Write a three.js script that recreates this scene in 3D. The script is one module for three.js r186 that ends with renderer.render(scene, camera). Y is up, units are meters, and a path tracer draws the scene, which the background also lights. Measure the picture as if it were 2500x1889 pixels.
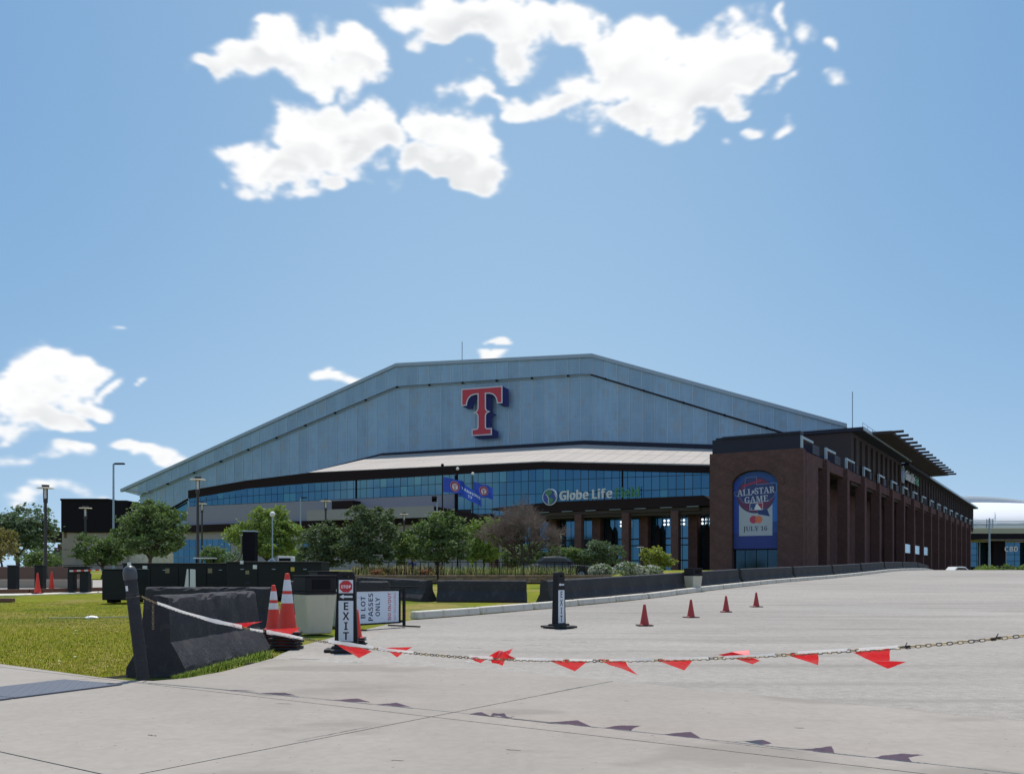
import * as THREE from 'three';
import { mergeGeometries, toCreasedNormals } from 'three/addons/utils/BufferGeometryUtils.js';
import { RoundedBoxGeometry } from 'three/addons/geometries/RoundedBoxGeometry.js';
import { TextGeometry } from 'three/addons/geometries/TextGeometry.js';
import { FontLoader } from 'three/addons/loaders/FontLoader.js';
import { ImprovedNoise } from 'three/addons/math/ImprovedNoise.js';
import { MarchingCubes } from 'three/addons/objects/MarchingCubes.js';

// ---------------------------------------------------------------- camera, sky, sun, exposure
const scene = new THREE.Scene();
const EYE = 1.15;
const camera = new THREE.PerspectiveCamera(63.53, 2500 / 2800, 0.1, 6000);
camera.position.set(0, EYE, 0);
camera.lookAt(0, EYE, -10);
camera.setViewOffset(2500, 2800, 0, 0, 2500, 1889);   // level camera, lens shifted up
camera.updateProjectionMatrix();

const renderer = new THREE.WebGLRenderer({ antialias: true });
renderer.toneMapping = THREE.LinearToneMapping;
renderer.toneMappingExposure = 1.0;
renderer.shadowMap.enabled = true;

const SUN = new THREE.Vector3(-0.03, 1, -0.42).normalize();
const sun = new THREE.DirectionalLight(new THREE.Color(1, 0.945, 0.86), 4.7);
sun.position.copy(SUN).multiplyScalar(300);
sun.castShadow = true;
sun.shadow.radius = 1;
sun.shadow.mapSize.set(4096, 4096);
Object.assign(sun.shadow.camera, { left: -160, right: 160, top: 160, bottom: -160, near: 1, far: 700 });
scene.add(sun, sun.target);

const noise3 = new ImprovedNoise();
function rngOf(seed) { let a = seed >>> 0; return () => { a = (a + 0x6d2b79f5) | 0; let t = Math.imul(a ^ (a >>> 15), 1 | a); t = (t + Math.imul(t ^ (t >>> 7), 61 | t)) ^ t; return ((t ^ (t >>> 14)) >>> 0) / 4294967296; }; }
const mix = (a, b, t) => a + (b - a) * t;
const clamp = (x, a = 0, b = 1) => Math.min(b, Math.max(a, x));
const sstep = (a, b, x) => { const t = clamp((x - a) / (b - a)); return t * t * (3 - 2 * t); };

// sky: air and cumulus clouds by compass direction (azimuth from straight ahead, elevation; radii in degrees)
{
  const W = 2048, Hh = 2048, data = new Float32Array(W * Hh * 4), field = new Float32Array(W * Hh), near = new Uint8Array(W * Hh);
  const puffs = [[-17.9,27.1,1.27,0.48,1],[-16.0,27.8,1.65,0.85,1],[-14.1,28.6,1.92,1.03,1],[-12.2,28.4,2.20,1.14,1],[-10.0,28.9,1.48,1.23,1],[-8.8,28.4,1.12,1.15,1],[-11.7,27.7,2.70,0.68,1],[-9.5,27.3,1.11,0.49,1],[-15.1,29.6,0.83,0.22,1],[-16.0,23.4,1.65,0.65,1],[-14.1,23.0,2.04,1.03,1],[-11.5,25.1,2.33,1.17,1],[-9.8,25.4,1.48,0.91,1],[-8.6,24.4,1.37,0.54,1],[-10.5,24.3,2.22,0.82,1],[-14.4,21.9,2.11,0.42,1],[-11.0,22.5,0.44,0.59,1],[-12.7,24.3,1.21,0.82,1],[-4.6,25.3,1.77,1.23,1],[-3.5,24.5,2.28,1.29,1],[-1.8,23.6,1.39,0.89,1],[-6.3,23.4,1.20,0.68,1],[-3.8,23.2,2.02,0.60,1],[-6.7,25.1,0.45,0.25,1],[-3.0,27.4,1.01,0.79,0.9],[-1.3,27.0,0.76,0.22,0.9],[-5.6,31.3,1.89,0.69,1],[-3.3,31.0,2.78,1.01,1],[-0.3,31.4,2.28,1.09,1],[0.0,29.7,1.22,1.23,1],[-4.8,30.0,1.51,0.41,1],[-1.8,30.6,2.03,0.84,1],[4.3,30.6,1.76,1.11,1],[2.3,30.4,1.14,0.93,1],[8.3,29.4,2.71,1.50,1],[11.7,29.2,2.88,1.27,1],[10.3,27.8,4.11,1.63,1],[13.2,27.9,1.91,1.11,1],[14.6,27.6,1.06,0.48,1],[5.8,27.6,2.74,0.82,1],[2.5,26.6,2.77,0.54,1],[0.8,26.2,1.14,0.47,1],[7.8,25.9,2.96,0.85,1],[8.6,25.1,1.48,0.65,1],[10.8,26.4,2.66,0.56,1],[5.8,29.0,1.50,0.69,1],[15.9,30.0,0.30,0.51,0.7],[15.7,28.9,0.30,0.47,0.7],[17.2,28.7,0.74,0.61,0.7],[18.9,28.0,0.56,0.28,0.7],[19.5,26.7,0.85,0.30,0.7],[15.8,26.7,0.65,0.23,0.7],[13.9,25.8,0.76,0.22,0.7],[15.1,25.1,0.38,0.26,0.7],[16.7,25.0,0.56,0.36,0.7],[13.6,24.4,0.33,0.20,0.7],[-2.3,28.6,0.35,0.19,0.7],[0.0,28.4,0.51,0.23,0.7],[-27.8,10.4,1.41,0.78,1],[-26.8,10.8,1.64,0.78,1],[-25.9,10.6,0.99,0.83,1],[-28.5,9.3,2.40,0.97,1],[-24.9,9.5,1.48,0.40,1],[-24.1,9.1,0.70,0.23,1],[-27.8,8.2,2.23,0.57,1],[-28.4,7.5,1.19,0.28,1],[-23.8,10.2,0.34,0.20,1],[-28.7,6.4,0.98,0.39,0.55],[-27.6,6.0,1.62,0.38,0.55],[-25.5,6.2,1.46,0.43,0.55],[-24.2,6.4,0.42,0.23,0.55],[-21.7,6.8,0.53,0.37,0.85],[-20.6,6.6,1.12,0.56,0.85],[-21.0,6.2,0.89,0.35,0.85],[-26.8,4.6,0.92,0.34,0.5],[-25.3,4.3,1.25,0.41,0.5],[-28.5,4.2,0.79,0.33,0.5],[-10.0,11.6,1.11,0.36,1],[-0.6,13.2,1.01,0.26,1],[-23.0,13.1,0.47,0.11,0.5],[-21.9,10.1,0.20,0.09,0.5]];
  const r = rngOf(77);
  for (let i = 0; i < 46; i++) {                       // the rest of the sky, beyond the picture, carries the same kind of clouds
    const az = 40 + r() * 280, el = 5 + 52 * r() * r(), size = 2 + 4.5 * r(), n = 4 + Math.floor(r() * 7);
    for (let k = 0; k < n; k++) puffs.push([az + (r() - .5) * size * 3.2, el + (r() - .5) * size * .9, size * (.5 + r() * .6), size * (.25 + r() * .4), 1]);
  }
  for (const [az, el, ra, re, s] of puffs) {
    const kx = 1.5, i0 = Math.floor((az - ra * kx + 90) / 360 * W), i1 = Math.ceil((az + ra * kx + 90) / 360 * W), j0 = Math.max(0, Math.floor((el - re * kx + 90) / 180 * Hh)), j1 = Math.min(Hh - 1, Math.ceil((el + re * kx + 90) / 180 * Hh));
    for (let j = j0; j <= j1; j++) for (let i = i0; i <= i1; i++) {
      const a = i / W * 360 - 90, e = j / Hh * 180 - 90, q = ((a - az) / ra) ** 2 + ((e - el) / re) ** 2, g = 1 - q / 2.25;
      if (g <= 0) continue;
      const id = j * W + (((i % W) + W) % W);
      const gs = g * s, old = field[id]; field[id] = Math.max(old, gs) + .3 * Math.min(old, gs) * (1 - Math.max(old, gs));
    }
  }
  for (let j = 0; j < Hh; j++) for (let i = 0; i < W; i++) if (field[j * W + i] > 0) { for (let b = -24; b <= 24; b += 12) for (let a = -18; a <= 18; a += 9) { const jj = j + b; if (jj >= 0 && jj < Hh) near[jj * W + (i + a + W) % W] = 1; } }
  const look = (x, y) => { const i = Math.floor(x), j = Math.floor(y), u = x - i, v = y - j, f = (a, b) => field[clamp(b, 0, Hh - 1) * W + ((a % W) + W) % W]; return mix(mix(f(i, j), f(i + 1, j), u), mix(f(i, j + 1), f(i + 1, j + 1), u), v); };
  const sunDir = SUN;
  for (let j = 0; j < Hh; j++) {
    const el = (j + .5) / Hh * 180 - 90, er = el * Math.PI / 180, sy = Math.sin(er), cy = Math.cos(er);
    for (let i = 0; i < W; i++) {
      const ar = ((i + .5) / W * 360 - 90) * Math.PI / 180, dx = Math.sin(ar) * cy, dz = -Math.cos(ar) * cy, id = j * W + i;
      const h = clamp(el / 90), lo = Math.exp(-Math.max(0, el) / 11), mu = dx * sunDir.x + sy * sunDir.y + dz * sunDir.z;
      const glow = Math.exp(-Math.acos(clamp(mu, -1, 1)) / 0.42);
      const plane = Math.atan2(dx, -dz) / .43, side = Math.exp(-plane * plane) * sstep(75, 30, el);   // the air is palest under the sun
      let R = mix(0.125, 0.45, lo) + .38 * glow + .125 * side, G = mix(0.345, 0.65, lo) + .30 * glow + .125 * side, B = mix(0.665, 0.85, lo) + .14 * glow + .08 * side;
      R *= 1 - .35 * h; G *= 1 - .32 * h; B *= 1 - .22 * h;
      if (el < 0) { const t = sstep(0, -6, el); R = mix(R, .30, t); G = mix(G, .30, t); B = mix(B, .27, t); }
      if (near[id] && el > 0) {
        const w = 11, q1 = noise3.noise(dx * 15, sy * 20, dz * 15 + 4), q2 = noise3.noise(dx * 15 + 7, sy * 20 + 3, dz * 15), q3 = noise3.noise(dx * 46, sy * 60, dz * 46), q4 = noise3.noise(dx * 46 + 5, sy * 60 + 2, dz * 46);
        const fi = i + w * q1 + 5 * q3, fj = j + w * 1.4 * q2 + 7 * q4, fd = look(fi, fj);
        if (fd > 0) {
          const sc = 17.5, x = dx * sc, y = sy * sc * 1.3, z = dz * sc; let n = 0, am = .44, fq = 1;
          for (let o = 0; o < 6; o++) { n += am * noise3.noise(x * fq + 3.1 * o, y * fq + 1.7, z * fq + 9.2); am *= .74; fq *= 1.9; }
          const dens = fd * 1.04 + n * 1.12, al = clamp(sstep(.36, .84, dens) * .86 + sstep(.06, .60, dens) * .24) * sstep(.02, .30, fd);
          const under = clamp(.42 + (look(fi, fj + 17) - look(fi, fj - 17)) * .9), puff = noise3.noise(x * 1.3 + 20, y * 1.7, z * 1.3) * .6 + noise3.noise(x * 3.1, y * 3.6, z * 3.1) * .4;
          const sh = clamp(sstep(.55, 1.1, dens) * (under * .75 + puff * .55)), L = mix(1.03, .80, sh);
          R = mix(R, L * mix(1, .975, sh), al); G = mix(G, L, al); B = mix(B, L * mix(1, 1.02, sh), al);
        }
      }
      data[id * 4] = R; data[id * 4 + 1] = G; data[id * 4 + 2] = B; data[id * 4 + 3] = 1;
    }
  }
  const t = new THREE.DataTexture(data, W, Hh, THREE.RGBAFormat, THREE.FloatType);
  t.mapping = THREE.EquirectangularReflectionMapping; t.magFilter = t.minFilter = THREE.LinearFilter; t.wrapS = THREE.RepeatWrapping; t.needsUpdate = true;
  scene.background = t; scene.environment = t;
}

// ---------------------------------------------------------------- helpers
const used = new Map();
function numbered(n) { const c = used.get(n) ?? 0; used.set(n, c + 1); return c ? n + '_' + String(c).padStart(3, '0') : n; }
function tag(o, label, category, group, kind) { o.userData.label = label; o.userData.category = category; if (group) o.userData.group = group; if (kind) o.userData.kind = kind; return o; }
function thing(name, label, category, pos = [0, 0, 0], turn = 0, group) {
  const o = new THREE.Group(); o.name = numbered(name); o.position.set(...pos); o.rotation.y = turn; scene.add(o); return tag(o, label, category, group);
}
const V = (x, y, z) => new THREE.Vector3(x, y, z);
const flat = (g) => { const h = g.index ? g.toNonIndexed() : g.clone(); for (const k of Object.keys(h.attributes)) if (!['position', 'normal', 'uv', 'color'].includes(k)) h.deleteAttribute(k); if (!h.attributes.uv) h.setAttribute('uv', new THREE.BufferAttribute(new Float32Array(h.attributes.position.count * 2), 2)); return h; };
const merge = (list) => mergeGeometries(list.map(flat));
const bx = (w, h, d, x = 0, y = 0, z = 0) => new THREE.BoxGeometry(w, h, d).translate(x, y, z);
const rbx = (w, h, d, x = 0, y = 0, z = 0, r = .02, s = 2) => new RoundedBoxGeometry(w, h, d, s, r).translate(x, y, z);
const cyl = (r0, r1, h, x = 0, y = 0, z = 0, n = 16) => new THREE.CylinderGeometry(r1, r0, h, n).translate(x, y + h / 2, z);   // r0 at the bottom
function rod(a, b, r, n = 6, r2 = r) {   // round bar between two points
  const d = b.clone().sub(a), g = new THREE.CylinderGeometry(r2, r, d.length(), n, 1);
  g.translate(0, d.length() / 2, 0).applyQuaternion(new THREE.Quaternion().setFromUnitVectors(V(0, 1, 0), d.normalize())); return g.translate(a.x, a.y, a.z);
}
const tube = (pts, r, n = 6, seg = 24) => new THREE.TubeGeometry(new THREE.CatmullRomCurve3(pts), seg, r, n);
function beam(a, b, w, h) {   // square bar between two points, h upright
  const d = b.clone().sub(a), g = new THREE.BoxGeometry(w, h, d.length()); const m = new THREE.Matrix4().lookAt(a, b, V(0, 1, 0)); g.applyMatrix4(m); const c = a.clone().add(b).multiplyScalar(.5); return g.translate(c.x, c.y, c.z);
}
function extr(pts, depth, bevel = 0, holes = [], x = 0, y = 0, z = 0) {
  const s = new THREE.Shape(pts.map((p) => new THREE.Vector2(...p))); for (const h of holes) s.holes.push(new THREE.Path(h.map((p) => new THREE.Vector2(...p))));
  return new THREE.ExtrudeGeometry(s, { depth, bevelEnabled: bevel > 0, bevelSize: bevel, bevelThickness: bevel, bevelSegments: 1, curveSegments: 18 }).translate(x, y, z);
}
function metreUV(g, s = 1) {   // uv in metres, laid on each face by the way it points
  const p = g.attributes.position; if (!g.attributes.normal) g.computeVertexNormals(); const n = g.attributes.normal, uv = new Float32Array(p.count * 2);
  for (let i = 0; i < p.count; i++) { const ax = Math.abs(n.getX(i)), ay = Math.abs(n.getY(i)), az = Math.abs(n.getZ(i)); const [u, v] = ay >= ax && ay >= az ? [p.getX(i), p.getZ(i)] : ax >= az ? [p.getZ(i), p.getY(i)] : [p.getX(i), p.getY(i)]; uv[i * 2] = u * s; uv[i * 2 + 1] = v * s; }
  g.setAttribute('uv', new THREE.BufferAttribute(uv, 2)); return g;
}
function faceUV(g, x0, y0, w, h) { const p = g.attributes.position, uv = new Float32Array(p.count * 2); for (let i = 0; i < p.count; i++) { uv[i * 2] = (p.getX(i) - x0) / w; uv[i * 2 + 1] = (p.getY(i) - y0) / h; } g.setAttribute('uv', new THREE.BufferAttribute(uv, 2)); return g; }
function part(name, geo, mat, parent, label) {
  const g = Array.isArray(geo) ? merge(geo) : geo; if (!g.userData.ownUV && mat.map) metreUV(flatIfShared(g)); const m = new THREE.Mesh(g, mat); m.name = name; m.castShadow = m.receiveShadow = true; parent.add(m); if (label) m.userData.label = label; return m;
}
const flatIfShared = (g) => g;
const own = (g) => { g.userData.ownUV = true; return g; };
function group(name, parent, pos = [0, 0, 0], turn = 0) { const o = new THREE.Group(); o.name = name; o.position.set(...pos); o.rotation.y = turn; parent.add(o); return o; }
function solo(name, geo, mat, label, category, pos = [0, 0, 0], turn = 0, grp) { const g = Array.isArray(geo) ? merge(geo) : geo; const m = part(numbered(name), g, mat, scene); m.position.set(...pos); m.rotation.y = turn; return tag(m, label, category, grp); }
function struct(name, geo, mat) { const m = part(numbered(name), geo, mat, scene); m.userData.kind = 'structure'; return m; }
function copyOf(o, name, pos, turn, label) { const c = o.clone(); c.name = numbered(name); c.position.set(...pos); c.rotation.y = turn; c.userData = { ...o.userData }; if (label) c.userData.label = label; scene.add(c); return c; }

// ---------------------------------------------------------------- procedural textures (tileable noise)
function lattice(seed, n) { const r = rngOf(seed), a = new Float32Array(n * n); for (let i = 0; i < n * n; i++) a[i] = r(); return a; }
const LAT = lattice(5, 256);
function vn(x, y, px, py) { const xi = Math.floor(x), yi = Math.floor(y), fx = x - xi, fy = y - yi, u = fx * fx * (3 - 2 * fx), v = fy * fy * (3 - 2 * fy); const m = (a, p) => ((a % p) + p) % p, x0 = m(xi, px), x1 = m(xi + 1, px), y0 = m(yi, py), y1 = m(yi + 1, py); const L = (a, b) => LAT[((b & 255) << 8) | (a & 255)]; return mix(mix(L(x0, y0), L(x1, y0), u), mix(L(x0, y1), L(x1, y1), u), v); }
function fbm(u, v, fx, fy, oct) { let s = 0, a = .5, t = 0; for (let o = 0; o < oct; o++) { s += a * vn(u * fx, v * fy, fx, fy); t += a; a *= .5; fx *= 2; fy *= 2; } return s / t; }
function texture(W, H, size, fn, srgb = true) {   // fn(u, v) gives [r, g, b] in linear light; size in metres
  const d = new Uint8Array(W * H * 4), enc = (c) => { c = clamp(c); return Math.round(255 * (srgb ? (c <= .0031308 ? c * 12.92 : 1.055 * c ** (1 / 2.4) - .055) : c)); };
  for (let j = 0; j < H; j++) for (let i = 0; i < W; i++) { const c = fn(i / W, j / H, i, j), k = (j * W + i) * 4; d[k] = enc(c[0]); d[k + 1] = enc(c[1]); d[k + 2] = enc(c[2]); d[k + 3] = 255; }
  const t = new THREE.DataTexture(d, W, H); t.wrapS = t.wrapT = THREE.RepeatWrapping; t.magFilter = THREE.LinearFilter; t.minFilter = THREE.LinearMipmapLinearFilter; t.generateMipmaps = true; if (srgb) t.colorSpace = THREE.SRGBColorSpace;
  const [sx, sy] = Array.isArray(size) ? size : [size, size]; t.repeat.set(1 / sx, 1 / sy); t.needsUpdate = true; return t;
}
const tint = (c, k) => [c[0] * k, c[1] * k, c[2] * k];
const mixc = (a, b, t) => [mix(a[0], b[0], t), mix(a[1], b[1], t), mix(a[2], b[2], t)];
const rt = rngOf(42);
const speck = new Float32Array(1 << 16); for (let i = 0; i < speck.length; i++) speck[i] = rt();
const sp = (i, j, s = 0) => speck[((i * 7919 + j * 104729 + s * 31337) >>> 0) & 65535];

const T_concrete = texture(2048, 2048, 12, (u, v, i, j) => {
  const n = fbm(u, v, 6, 6, 6), m = fbm(v, u, 24, 24, 4), f = fbm(u, v, 220, 220, 2), blot = sstep(.60, .74, fbm(u, v, 9, 14, 5)), wear = fbm(u, v, 3, 40, 4);
  let c = mixc([.256, .229, .201], [.323, .290, .257], n); c = tint(c, .90 + .12 * m + .14 * (f - .5) + .06 * (sp(i, j) - .5) + .07 * (wear - .5)); c = mixc(c, [.18, .16, .138], blot * .55);
  if (sp(i >> 1, j >> 1, 3) > .9993) c = tint(c, .45); if (sp(i >> 2, j >> 2, 9) > .9996) c = tint(c, .6); return c;
});
const T_concreteBump = texture(1024, 1024, 3, (u, v, i, j) => { const k = .5 + .5 * (fbm(u, v, 64, 64, 4) - .5) + .25 * (sp(i, j) - .5); return [k, k, k]; }, false);
const T_asphalt = texture(2048, 2048, 22, (u, v, i, j) => {
  const n = fbm(u, v, 5, 5, 5), streak = fbm(u, v, 5, 26, 6), st2 = sstep(.58, .80, fbm(u, v, 6, 34, 6)), g = sp(i, j), f = fbm(u, v, 300, 300, 2), pale = sstep(.55, .75, fbm(v, u, 7, 4, 4));
  let c = mixc([.270, .246, .220], [.33, .303, .274], n); c = tint(c, .92 + .16 * (streak - .5) + .24 * (g - .5) + .28 * (f - .5)); c = mixc(c, [.16, .148, .132], st2 * .42); c = mixc(c, [.32, .305, .28], pale * .25); if (sp(i, j, 5) > .994) c = tint(c, .5); return c;
});
const T_asphaltBump = texture(1024, 1024, 2.4, (u, v, i, j) => { const k = .5 + .6 * (fbm(u, v, 160, 160, 3) - .5) + .2 * (sp(i, j) - .5); return [k, k, k]; }, false);
const T_grass = texture(2048, 2048, 16, (u, v, i, j) => {
  const n = fbm(u, v, 7, 7, 6), d = sstep(.50, .66, fbm(v, u, 5, 6, 6)), f = fbm(u, v, 180, 180, 3), g = sp(i, j), h = fbm(u, v, 40, 40, 4);
  let c = mixc([.155, .182, .015], [.225, .228, .024], n); c = mixc(c, [.29, .23, .085], d * .75); c = mixc(c, [.075, .125, .016], sstep(.52, .72, fbm(u, v, 11, 9, 5)) * .75);
  return tint(c, .62 + .5 * f + .28 * (g - .5) + .35 * (h - .2));
});
const T_grassBump = texture(1024, 1024, 2, (u, v, i, j) => { const k = fbm(u, v, 120, 120, 3) * .7 + sp(i, j) * .3; return [k, k, k]; }, false);
const T_brick = texture(1024, 1024, [4, 4], (u, v) => {
  const rows = 52, r = Math.floor(v * rows), x = u * 18 + (r % 2) * .5, cx = Math.floor(x) % 18, fx = x - Math.floor(x), fy = v * rows - r, mortar = fx < .05 || fy < .14; const k = sp(cx, r), n = fbm(u, v, 5, 5, 4);
  return mortar ? [.085, .068, .068] : tint(mixc([.080, .046, .048], [.116, .063, .063], k), .75 + .5 * n);
});
const T_zinc = texture(1024, 1024, [12, 9], (u, v, i, j) => {
  const n = fbm(u, v, 5, 4, 5), st = fbm(u, v, 60, 3, 4), row = Math.floor(v * 18), line = (v * 18 - row) < .07 ? .90 : 1, blot = sstep(.58, .74, fbm(v, u, 6, 9, 5));
  let c = mixc([.185, .305, .435], [.235, .372, .51], n); c = tint(c, line * (.86 + .24 * st + .05 * (sp(row, 3) - .5))); return mixc(c, [.24, .27, .29], blot * .4);
});
const T_paint = texture(512, 512, 1.6, (u, v, i, j) => { const n = fbm(u, v, 6, 6, 6), s = sstep(.62, .74, fbm(v, u, 14, 14, 5)), d = sstep(.5, .8, fbm(u, v, 3, 5, 4)); let c = mixc([.034, .034, .039], [.050, .050, .056], n); c = mixc(c, [.10, .097, .095], s * .22); c = mixc(c, [.055, .052, .05], d * .2); if (sp(i, j, 2) > .997) c = [.16, .15, .14]; return c; });
const T_paintBump = texture(512, 512, .8, (u, v, i, j) => { const k = fbm(u, v, 20, 20, 5) * .8 + sp(i, j) * .2; return [k, k, k]; }, false);
const T_cream = texture(512, 512, 1.5, (u, v, i, j) => { const n = fbm(u, v, 5, 5, 5), s = sstep(.58, .8, fbm(u, v, 30, 4, 4)); return tint(mixc([.46, .44, .35], [.54, .515, .42], n), (1 - .10 * s) * (.95 + .1 * (sp(i, j) - .5))); });
const T_kerb = texture(512, 512, 2, (u, v, i, j) => { const n = fbm(u, v, 5, 7, 6), s = sstep(.55, .78, fbm(v, u, 9, 12, 5)); return tint(mixc(mixc([.50, .465, .40], [.62, .585, .51], n), [.30, .265, .21], s * .5), .94 + .12 * (sp(i, j) - .5)); });
const T_bark = texture(256, 256, 1, (u, v) => { const n = fbm(u, v, 24, 4, 4); return mixc([.05, .04, .032], [.13, .105, .085], n); });

const std = (o) => new THREE.MeshStandardMaterial(o), phys = (o) => new THREE.MeshPhysicalMaterial(o);
const col = (r, g, b) => new THREE.Color().setRGB(r, g, b);
const M = {
  concrete: std({ map: T_concrete, bumpMap: T_concreteBump, bumpScale: .004, roughness: .92 }),
  asphalt: std({ map: T_asphalt, bumpMap: T_asphaltBump, bumpScale: .012, roughness: .95, vertexColors: true }),
  grass: phys({ map: T_grass, bumpMap: T_grassBump, bumpScale: .03, roughness: 1, specularIntensity: .15 }),
  brick: phys({ map: T_brick, roughness: 1, specularIntensity: .15 }), zinc: std({ map: T_zinc, roughness: .48, metalness: .25 }),
  black: phys({ map: T_paint, bumpMap: T_paintBump, bumpScale: .012, roughness: .75, specularIntensity: .3 }),
  blackFine: phys({ color: col(.016, .016, .019), roughness: .6, specularIntensity: .3 }),
  cream: std({ map: T_cream, roughness: .85 }), kerb: std({ map: T_kerb, roughness: .95 }), bark: std({ map: T_bark, roughness: 1 }),
  dark: phys({ color: col(.014, .013, .017), roughness: 1, specularIntensity: .12 }), darkBrown: phys({ color: col(.024, .017, .019), roughness: 1, specularIntensity: .15 }),
  bronze: phys({ color: col(.050, .042, .046), roughness: .9, specularIntensity: .3 }), navy: phys({ color: col(.016, .019, .038), roughness: .6, specularIntensity: .5 }),
  steel: std({ color: col(.27, .35, .42), roughness: .45, metalness: .2 }),
  seam: std({ color: col(.34, .44, .53), roughness: .5, metalness: .3 }),
  trim: std({ color: col(.26, .34, .42), roughness: .5, metalness: .3 }),
  beige: std({ color: col(.375, .338, .305), roughness: .85 }), beigeB: std({ color: col(.355, .322, .293), roughness: .85 }),
  paleWall: std({ color: col(.225, .232, .30), roughness: .95 }), paleWallB: std({ color: col(.27, .265, .275), roughness: .95 }),
  white: std({ color: col(.72, .72, .71), roughness: .6 }), offWhite: std({ color: col(.6, .61, .62), roughness: .6 }),
  rubber: std({ color: col(.014, .014, .016), roughness: .8 }),
  orange: std({ color: col(.62, .032, .016), roughness: .55 }), red: std({ color: col(.55, .03, .03), roughness: .6 }), coneRed: std({ color: col(.34, .030, .028), roughness: .6 }),
  reflect: std({ color: col(.62, .63, .66), roughness: .35 }),
  chain: std({ color: col(.22, .17, .10), roughness: .5, metalness: .7 }), chainB: std({ color: col(.33, .25, .11), roughness: .55, metalness: .4 }), chainC: std({ color: col(.10, .09, .08), roughness: .6, metalness: .6 }),
  vinyl: phys({ color: col(.85, .020, .030), roughness: .75, transmission: .42, thickness: 0, side: THREE.DoubleSide }),
  tape: std({ color: col(.72, .70, .69), roughness: .7 }),
  lampPost: std({ color: col(.02, .018, .018), roughness: .5 }), lampDisc: std({ color: col(.55, .5, .42), roughness: .5 }), lampGlass: std({ color: col(.55, .58, .6), roughness: .2 }),
  yellow: std({ color: col(.45, .36, .05), roughness: .7 }), plate: std({ color: col(.085, .098, .128), roughness: .6, metalness: .25 }),
};
M.glass = [[.062, .150, .230], [.055, .138, .215], [.068, .160, .240], [.058, .155, .222], [.075, .195, .25]].map((c, i) => std({ color: col(...c), roughness: .06 + .01 * i, metalness: .82 }));
const leafMat = () => phys({ vertexColors: true, roughness: .9, transmission: .4, thickness: 0, side: THREE.DoubleSide });
M.leaf = leafMat();

// ---------------------------------------------------------------- ground
const HP = [[-100, 0], [10, 0], [24, 0], [31, .09], [36, .19], [41, .36], [48.5, .57], [53.5, .68], [63.6, .86], [73.6, 1.1], [83.7, 1.36], [95, 1.5], [103, 1.5], [112, 1.05], [121, .5], [135, .4], [200, .4], [6000, .4]];
function H(d) { for (let i = 1; i < HP.length; i++) if (d <= HP[i][0]) { const [a, ya] = HP[i - 1], [b, yb] = HP[i], s = (k) => (k <= 0 || k >= HP.length - 1) ? 0 : (HP[k + 1][1] - HP[k - 1][1]) / (HP[k + 1][0] - HP[k - 1][0]); const h = b - a, t = (d - a) / h, t2 = t * t, t3 = t2 * t; return (2 * t3 - 3 * t2 + 1) * ya + (t3 - 2 * t2 + t) * h * s(i - 1) + (-2 * t3 + 3 * t2) * yb + (t3 - t2) * h * s(i); } return .4; }
const KA = [.5225, -.8526], KB = [.8526, .5225], K0 = [-2.36, -23.3];       // the kerb's direction, the way across it, its first stone
const kerb = (t, off = 0) => [K0[0] + KA[0] * t + KB[0] * off, K0[1] + KA[1] * t + KB[1] * off];
function sheet(rows, y, colour) {   // rows of [z, [x...]] with equal counts, draped over the ground profile
  const pos = [], idx = [], uv = [], cl = [], n = rows[0][1].length;
  for (const [z, xs] of rows) for (const x of xs) { pos.push(x, H(-z) + y, z); uv.push(x, -z); if (colour) { const k = colour(x, z); cl.push(k, k, k); } }
  for (let r = 0; r + 1 < rows.length; r++) for (let c = 0; c + 1 < n; c++) { const a = r * n + c, b = a + 1, d = a + n, e = d + 1; idx.push(a, b, d, b, e, d); }
  const g = new THREE.BufferGeometry(); g.setAttribute('position', new THREE.Float32BufferAttribute(pos, 3)); g.setAttribute('uv', new THREE.Float32BufferAttribute(uv, 2)); if (colour) g.setAttribute('color', new THREE.Float32BufferAttribute(cl, 3)); g.setIndex(idx); g.computeVertexNormals(); return own(g);
}
{
  const zs = [60, 30, 10, 0]; for (let d = 2; d < 140; d += 1) zs.push(-d); zs.push(-160, -200, -300, -500, -900, -1600, -3000, -5500);
  const xs = [-5000, -1500, -500, -200, -100, -60, -40, -30, -20, -10, 0, 10, 20, 40, 60, 100, 200, 500, 1500, 5000];
  struct('lawn', sheet(zs.map((z) => [z, xs]), -.03), M.grass);
}
const EDGE = [[-3.26, -12.5], [-1.6, -11.75], [0, -10.83], [1.08, -9.92], [2.68, -8.47], [3.99, -7.22], [12, -.9], [24, 8.4]];   // where the asphalt lot meets the concrete apron
const GRASS = [[-3.26, -12.5], [-3.34, -13.4], [-3.4, -15], [-3.2, -18], [-2.9, -21], [-2.5, -23.2]];
const along = (line, z) => { for (let i = 1; i < line.length; i++) { const [x0, z0] = line[i - 1], [x1, z1] = line[i]; if ((z - z0) * (z - z1) <= 0) return mix(x0, x1, (z - z0) / (z1 - z0)); } return null; };
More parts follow.
